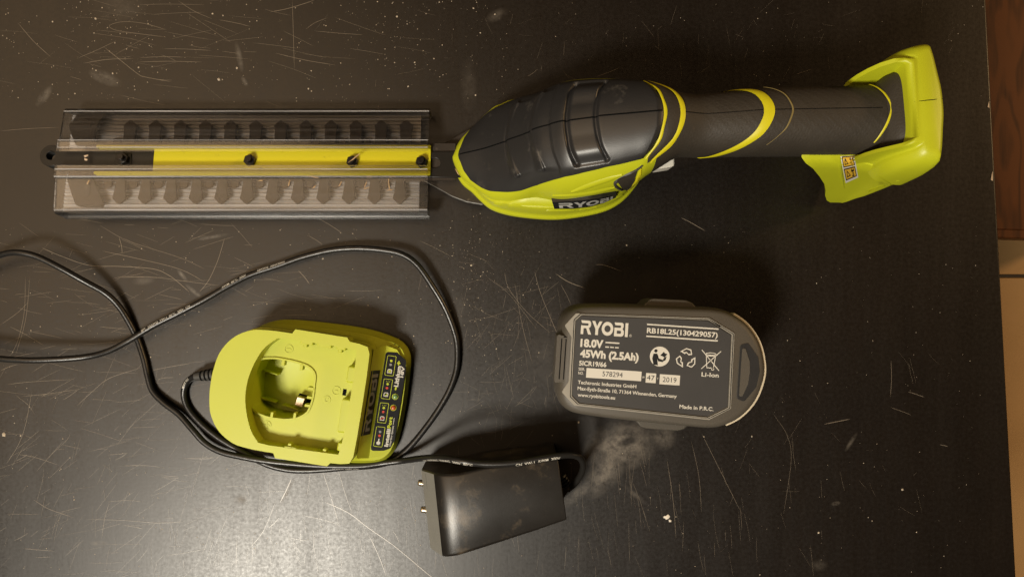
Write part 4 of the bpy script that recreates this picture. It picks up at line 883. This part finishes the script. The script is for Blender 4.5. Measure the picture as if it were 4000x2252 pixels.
btext('18.0V', -53.2, -39.6, 7.3, 4.5, .045); btext('45Wh (2.5Ah)', -53.0, -18.2, 1.1, 4.4, .045); btext('5ICR19/66', -53.2, -37, -3.9, 2.8, .03)
def brect(u0, u1, v0, v1, off=0., mt=None): bprint(np.array([(u0, v0), (u1, v0), (u1, v1), (u0, v1)], float), [(0, 1, 2, 3)], lambda a, b: (a, b), mt, off, 'label_block')
brect(-38.4, -30.2, 10.2, 11.0)
for k in range(3): brect(-38.4 + 2.9 * k, -36.2 + 2.9 * k, 7.6, 8.3)
btext('®', -24.6, -23.2, 14.7, 1.6, 0)
brect(-14.6, 27.8, 22.5, 23.3); brect(-14.6, 27.8, 15.5, 16.3); btext('RB18L25(130429057)', -14.4, 27.6, 17.9, 3.0, .028)
btext('SER.', -53.3, -49.4, -6.9, 1.7, .01); btext('NO.', -53.3, -50.2, -9.3, 1.7, .01)
brect(-48.6, -15.9, -10.9, -5.2); brect(-13.2, -7.2, -11.5, -5.8); brect(-5, 7, -11.9, -6)
DKp = M['print_black']; btext('578294', -39, -27, -9.4, 3.0, 0, DKp, .06); btext('47', -12.6, -8.0, -9.9, 3.0, 0, DKp, .06); btext('2019', -3.2, 5.0, -10.4, 3.0, 0, DKp, .06)
btext('W', -15.5, -13.9, -9.2, 1.4, 0); btext('Y', -6.7, -5.6, -9.4, 1.4, 0)
btext('Techtronic Industries GmbH', -53.2, -18.5, -14.9, 2.1, .018, slope=-.3); btext('Max-Eyth-Straße 10, 71364 Winnenden, Germany', -53.1, 5.8, -18.5, 2.1, .018, slope=-.9); btext('www.ryobitools.eu', -52.8, -30.6, -22.3, 2.1, .018, slope=-.4); btext('Made in P.R.C.', 7.8, 28.0, -25.3, 2.2, .02, slope=-.3); btext('Li-Ion', 19.6, 29.8, -5.6, 2.5, .02)
# pictograms: reader with manual, recycling arrows, crossed-out bin
bprint(*poly2d(circ(-5.8, 4.4, 5.9, 32)), lambda a, b: (a, b), nm='manual_icon')
for P in (circ(-8.3, 7.6, 1.0, 12), [(-9.6, 5.9), (-7.4, 6.0), (-6.2, 3.2), (-3.8, 2.4), (-3.6, 3.3), (-1.7, 4.9), (-2.2, 2.6), (-4.2, 1.2), (-6.6, 1.6), (-7.2, 3.0), (-6.6, -.8), (-9.2, -.6), (-10.2, 3)], [(-5.6, 5.0), (-3.6, 7.4), (-2.8, 6.4), (-1.4, 6.2), (-3.0, 3.8), (-4.0, 4.6)]): bprint(*poly2d(P), lambda a, b: (a, b), DKp, .06, 'manual_icon')
for k in range(3):
    an = math.radians(120 * k + 90); c, s = math.cos(an), math.sin(an)
    P = [(2.2, -3.0), (5.0, -2.4), (5.6, .2), (3.6, 3.4), (2.4, 1.0), (3.0, .2), (1.9, -1.2)]; H = [(2.7, -2.4), (2.6, -1.2), (3.6, .2), (3.2, 1.2), (3.7, 2.2), (5.0, .1), (4.5, -1.9)]
    T = lambda a, b, c=c, s=s: (9.9 + 1.12 * (a * c - b * s), 4.2 + 1.12 * (a * s + b * c)); bprint(*poly2d(P, [H]), T, nm='recycling_icon')
bx = 24.4
for P, H in (([(bx - 3, 7), (bx + 3, 7), (bx + 2.2, -.6), (bx - 2.2, -.6)], [(bx - 2.5, 6.5), (bx - 1.8, -.1), (bx + 1.8, -.1), (bx + 2.5, 6.5)]), (circ(bx, 7.9, 3.2, 18, .9), circ(bx, 7.9, 2.7, 18, .45)), (circ(bx + 1.5, -.9, .9, 12), circ(bx + 1.5, -.9, .5, 12))): bprint(*poly2d(P, [H]), lambda a, b: (a, b), nm='bin_icon')
for a, b, c, d in ((-5.6, 10, 5.3, -1.6), (5.8, 9.9, -5.2, -1.2)):
    n = np.array([-(d - b), c - a]); n = n / np.linalg.norm(n) * .25; bprint(np.array([(bx + a - n[0], b - n[1]), (bx + c - n[0], d - n[1]), (bx + c + n[0], d + n[1]), (bx + a + n[0], b + n[1])]), [(0, 1, 2, 3)], lambda p, q: (p, q), off=.02, nm='bin_icon')

# ================================================================ MAINS ADAPTER
AD = thing('power_adapter', (-10, -140, 0), 'scuffed black plug-in power adapter lying on its back with two round pins', 'power adapter')
secs = [((-59.8, -121.5), (-53.6, -173.5), 2, 19), ((-60.6, -120.8), (-54.1, -174.4), 0, 25), ((-57.2, -120.2), (-51.0, -174.4), 0, 30.4), ((-53.8, -119.6), (-47.8, -174.2), 0, 35.8), ((-50.4, -119.2), (-44.6, -173.8), 0, 41), ((-48, -119.1), (-42.6, -173.2), 0, 43.2), ((-44, -118.9), (-39.8, -172.4), 0, 45.0), ((-39, -118.5), (-36, -171.5), 0, 45.9), ((-33.6, -118), (-32, -170.3), 0, 46.2), ((-17, -114), (-10, -163.4), 0, 46), ((10, -110.8), (15, -155.4), 0, 45.4), ((29.4, -108.6), (35.2, -148.8), 0, 44.4)]
rg = []
for f, n, z0, z1 in secs:
    f, n = np.array(f), np.array(n); m = (f + n) / 2
    rg.append(np.array([(*f, z0), (*(f + (n - f) * .0), z1 - 2.0), (*(f + (n - f) * .018), z1 - .6), (*(f + (n - f) * .045), z1), (*(f + (n - f) * .955), z1), (*(f + (n - f) * .982), z1 - .6), (*n, z1 - 2.0), (*n, z0)]))
BA = mk('adapter_body', *loft(rg), M['adapter'], AD, smooth=42, bevel=.8, seg=2)
fr = rg[1:5]
mk('front_face', *loft([np.array([(p[0] - .3, p[1], p[2] + .22) for k, p in enumerate(r)]) for i, r in enumerate([q[2:6] for q in fr])], False, False, False), M['adapter_face'], AD, smooth=42)
a_, b_ = np.array((-58.2, -121.4, 30.4)), np.array((-52.0, -173.6, 30.4))
mk('case_seam', *tube([a_ + (b_ - a_) * t + np.array([1.0, 0, .2]) for t in np.linspace(.02, .98, 5)], .22, 6), M['seam'], AD, smooth=0)
for px, py in ((1636, 1884), (1647, 1988)):
    p = W(px, py, 17); mk('plug_pin', *tube([p + np.array([9, -1, 0]), p + np.array([1, 0, 0]), p, p + np.array([-.6, .05, 0])], [2.2, 2.2, 2.1, 1.4], 14), M['brass'], AD, smooth=50)
p0, p1 = np.array([33, -127.5, 19]), W(2222, 1905, 19); relief(p0, p1, 3.8, 2.8, AD)

# ================================================================ CORD
cp = [W(772, 1468, 9), W(752, 1473, 7), W(730, 1492, 4.5), W(718, 1530, 3), W(725, 1572, 2.4), W(748, 1612, 2.3), W(795, 1662, 2.3), W(850, 1706, 2.3), W(915, 1746, 2.3), W(980, 1782, 2.3), W(1050, 1815, 2.3), W(1120, 1832, 2.3), W(1190, 1836, 2.3), W(1270, 1832, 2.3), W(1360, 1824, 2.3), W(1450, 1818, 2.3), W(1520, 1803, 2.3), W(1568, 1774, 2.3), W(1608, 1736, 2.3), W(1650, 1686, 2.3), W(1710, 1603, 2.4),
      W(1757, 1520, 3), W(1783, 1440, 3.5), W(1786, 1350, 4), W(1770, 1280, 5), W(1737, 1200, 7), W(1690, 1120, 9), W(1630, 1035, 10), W(1570, 993, 10), W(1490, 976, 9), W(1390, 970, 8), W(1290, 978, 7), W(1180, 1005, 6.5), W(1080, 1040, 6.5), W(980, 1073, 7), W(890, 1118, 8), W(800, 1170, 9), W(700, 1222, 9.5), W(600, 1272, 9.5), W(500, 1332, 11), W(420, 1372, 14), W(330, 1394, 18), W(200, 1404, 21), W(80, 1405, 22), W(-40, 1392, 20), W(-150, 1340, 14), W(-210, 1240, 8), W(-180, 1110, 8), W(-80, 1030, 14),
      W(-10, 1000, 18), W(40, 987, 20), W(90, 988, 21), W(150, 1004, 20), W(240, 1048, 18), W(330, 1098, 14), W(410, 1143, 9), W(460, 1190, 6), W(500, 1250, 4), W(535, 1320, 2.4), W(562, 1400, 2.4), W(578, 1470, 2.6), W(596, 1525, 3), W(640, 1572, 4), W(700, 1618, 5), W(755, 1680, 6), W(800, 1728, 6), W(860, 1762, 6.4), W(940, 1782, 7), W(1030, 1798, 7.4), W(1120, 1808, 7.4), W(1220, 1816, 7.4), W(1320, 1820, 7.2), W(1420, 1818, 7.2), W(1500, 1807, 7.4), W(1580, 1797, 10),
      W(1650, 1788, 22), W(1700, 1786, 34), W(1750, 1790, 43), W(1810, 1801, 48.4), W(1880, 1809, 48.6), W(1950, 1810, 48.8), W(2030, 1804, 48.6), W(2110, 1790, 48), W(2180, 1779, 47), W(2235, 1776, 45), W(2266, 1788, 42), W(2278, 1815, 37), W(2270, 1850, 30), W(2248, 1884, 23), W(2226, 1903, 19.5), W(2216, 1911, 19)]
CPATH = np.array(spline(cp, 10)); RC_ = 2.15
CORD = mk('charger_cord', *tube(CPATH, RC_, 14), M['cord'], None, smooth=80, loc=(CPATH[0][0], CPATH[0][1], 0))
setp(CORD, 'thin black cord looping from the lime charger to the black adapter', 'power cord')
cl = np.r_[0, np.cumsum(np.linalg.norm(np.diff(CPATH, axis=0), axis=1))]; _, CT, CS, CU = frames(CPATH)
def cordtext(s, near_px, ang, h=1.7, length=None, flip=False):
    pp = proj(CPATH); i0 = int(np.argmin((pp[0] - near_px[0]) ** 2 + (pp[1] - near_px[1]) ** 2))
    V2, F2 = text2d(s, .01); asp = V2[:, 0].max() / .72; L = length or asp * h; V2 = norm01(V2, .72); V2, F2 = subdiv2d(V2 * np.array([L, h]), F2, .8)
    P = []
    for a, b in V2:
        sgn = -1 if flip else 1; sl = cl[i0] + sgn * a; i = int(np.clip(np.searchsorted(cl, sl), 1, len(cl) - 1)); f = (sl - cl[i - 1]) / (cl[i] - cl[i - 1])
        c = CPATH[i - 1] * (1 - f) + CPATH[i] * f; S, U = CS[i - 1] * (1 - f) + CS[i] * f, CU[i - 1] * (1 - f) + CU[i] * f
        t = math.radians(ang) + sgn * (b - h / 2) / RC_ * 1.0; d = math.cos(t) * U - math.sin(t) * S; P.append(c + d * (RC_ + .06))
    mk('cord_print', P, F2, M['print_white'], CORD, smooth=0, recalc=False)
cordtext('SPT  22AWG  VW-1  80°C  300V  CN', (560, 1296), -25, flip=True); cordtext('AWM  80°C  300V', (870, 1128), -30, flip=True); cordtext('22AWG  XINYANG', (1010, 1062), -35, flip=True)
cordtext('I-A  XINYANG  22AWG  300V  80°C', (1660, 1788), -35, 2.0); cordtext('CN  VW-1  AWM  300V', (2010, 1806), -30, 2.0); cordtext('22AWG 300V CN', (1300, 1822), -55, 1.7); cordtext('CN AWM', (745, 1478), -10, 1.6)

# ================================================================ CRUMBS AND DUST
def crumb(name, px, py, z, sx, sy, ang, mt, label, cat, group=None, h=.5):
    c = W(px, py, z); a = math.radians(ang); r = []
    for zz, s in ((0, .8), (h * .5, 1), (h, .55)):
        r.append(np.array([c + np.array([(sx * math.cos(t) * math.cos(a) - sy * math.sin(t) * math.sin(a)) * s * k, (sx * math.cos(t) * math.sin(a) + sy * math.sin(t) * math.cos(a)) * s * k, zz]) for t, k in zip(np.linspace(0, 2 * math.pi, 10, endpoint=False), 1 + .25 * np.sin(np.arange(10) * 2.3 + px))]))
    o = mk(name, *loft(r), mt, None, smooth=50); return setp(o, label, cat, group)
crumb('paint_flake', 2605, 2017, .05, 2.4, 1.5, 10, M['flake'], 'larger white flake on the dark table below the battery', 'flake', h=.7)
crumb('paint_flake', 2617, 2032, .05, 1.2, .8, -40, M['flake'], 'smaller white flake touching the larger one below the battery', 'flake')
crumb('seed', 338, 609, 21.5, 1.6, .75, 12, M['seed'], 'long pale seed on the black blade shoe inside the cover', 'seed', h=1)
crumb('seed', 337, 623, 21.5, 1.3, .8, -35, M['seed'], 'short pale seed on the black blade shoe inside the cover', 'seed', h=1)
for k, (px, py, L, an, z) in enumerate([(1386, 616, 5.5, 38, 28), (1520, 720, 4, 95, 25.5), (1522, 742, 2.2, 5, 25.5), (1428, 722, 2.6, 70, 25.5), (1432, 735, 2.2, 20, 25.5), (1220, 690, 4, -10, 25.5), (1330, 718, 2.2, 60, 25.5), (1228, 730, 2, 40, 25.5), (1130, 715, 2.4, 75, 25.5), (1020, 705, 2, 10, 25.5), (1785, 670, 2.4, -60, 22), (345, 712, 1.8, 60, 25.5)]):
    lab = ['tan grass clipping lying across a bolt of the yellow rail', 'long upright tan clipping near the last teeth under the clear cover', 'short flat tan clipping at the foot of the long upright one'][k] if k < 3 else ('tan grass clipping on the black blade mount' if k == 10 else ('long pale clipping beside the yellow rail flange midway along the cover' if k == 5 else ('lone clipping on the hooked blade end' if k == 11 else 'tiny tan clipping between the lower blade teeth')))
    crumb('grass_clipping', px, py, z, L, .42, an, M['straw'], lab, 'clipping', 'grass clippings on the trimmer', h=.6)
VV, FF = [], []
def speck(px, py, r, z=.05):
    c = W(px, py, z); k = len(VV); m = 5; a0 = rng.uniform(0, 6)
    for j in range(m): rr = r * rng.uniform(.6, 1.3); VV.append((c[0] + rr * math.cos(a0 + j * 1.2566), c[1] + rr * math.sin(a0 + j * 1.2566), z))
    VV.append((c[0], c[1], z + r * .6)); FF.extend((k + j, k + (j + 1) % m, k + m) for j in range(m))
def field(n, x0, x1, y0, y1, r0, r1, p=1.):
    for _ in range(n):
        x, y = rng.uniform(x0, x1), rng.uniform(y0, y1)
        if x > 3840: continue
        speck(x, y, r0 + (r1 - r0) * rng.uniform(0, 1) ** 4)
field(420, 0, 2000, 0, 400, .12, .55); field(420, 0, 2100, 880, 1500, .12, .5); field(500, 0, 1700, 1500, 2252, .11, .45); field(280, 1700, 3000, 860, 2252, .1, .42); field(170, 3000, 3840, 880, 2252, .1, .4); field(120, 2000, 3840, 0, 400, .1, .35)
for _ in range(160): speck(rng.normal(480, 120), rng.normal(130, 100), .1 + .28 * rng.uniform() ** 3)
for _ in range(140): speck(rng.normal(1500, 200), rng.normal(130, 110), .1 + .3 * rng.uniform() ** 3)
for _ in range(150): speck(rng.normal(1850, 40), rng.normal(1120, 140), .12 + .3 * rng.uniform() ** 3)
for px, py, r in ((372, 73, .9), (205, 85, .6), (855, 309, 1.2), (541, 264, .8), (440, 287, .7), (924, 266, .8), (830, 54, .7), (1260, 1010, .8), (1840, 1035, .8), (2260, 1647, .8), (3525, 1910, .9), (3198, 2078, .9), (2448, 957, .8), (15, 1695, 1.5), (80, 1700, .6), (245, 1712, .6), (290, 1950, .7), (1850, 32, .7), (1550, 65, .7), (2937, 1703, .7), (2750, 1704, .6), (1205, 347, .7), (1595, 337, .8)): speck(px, py, r)
du = mk('dust_specks', VV, FF, M['speck'], None, smooth=0, recalc=False, loc=(0, 0, 0)); setp(du, 'pale dust specks scattered over the dark tabletop', 'dust', kind='stuff')
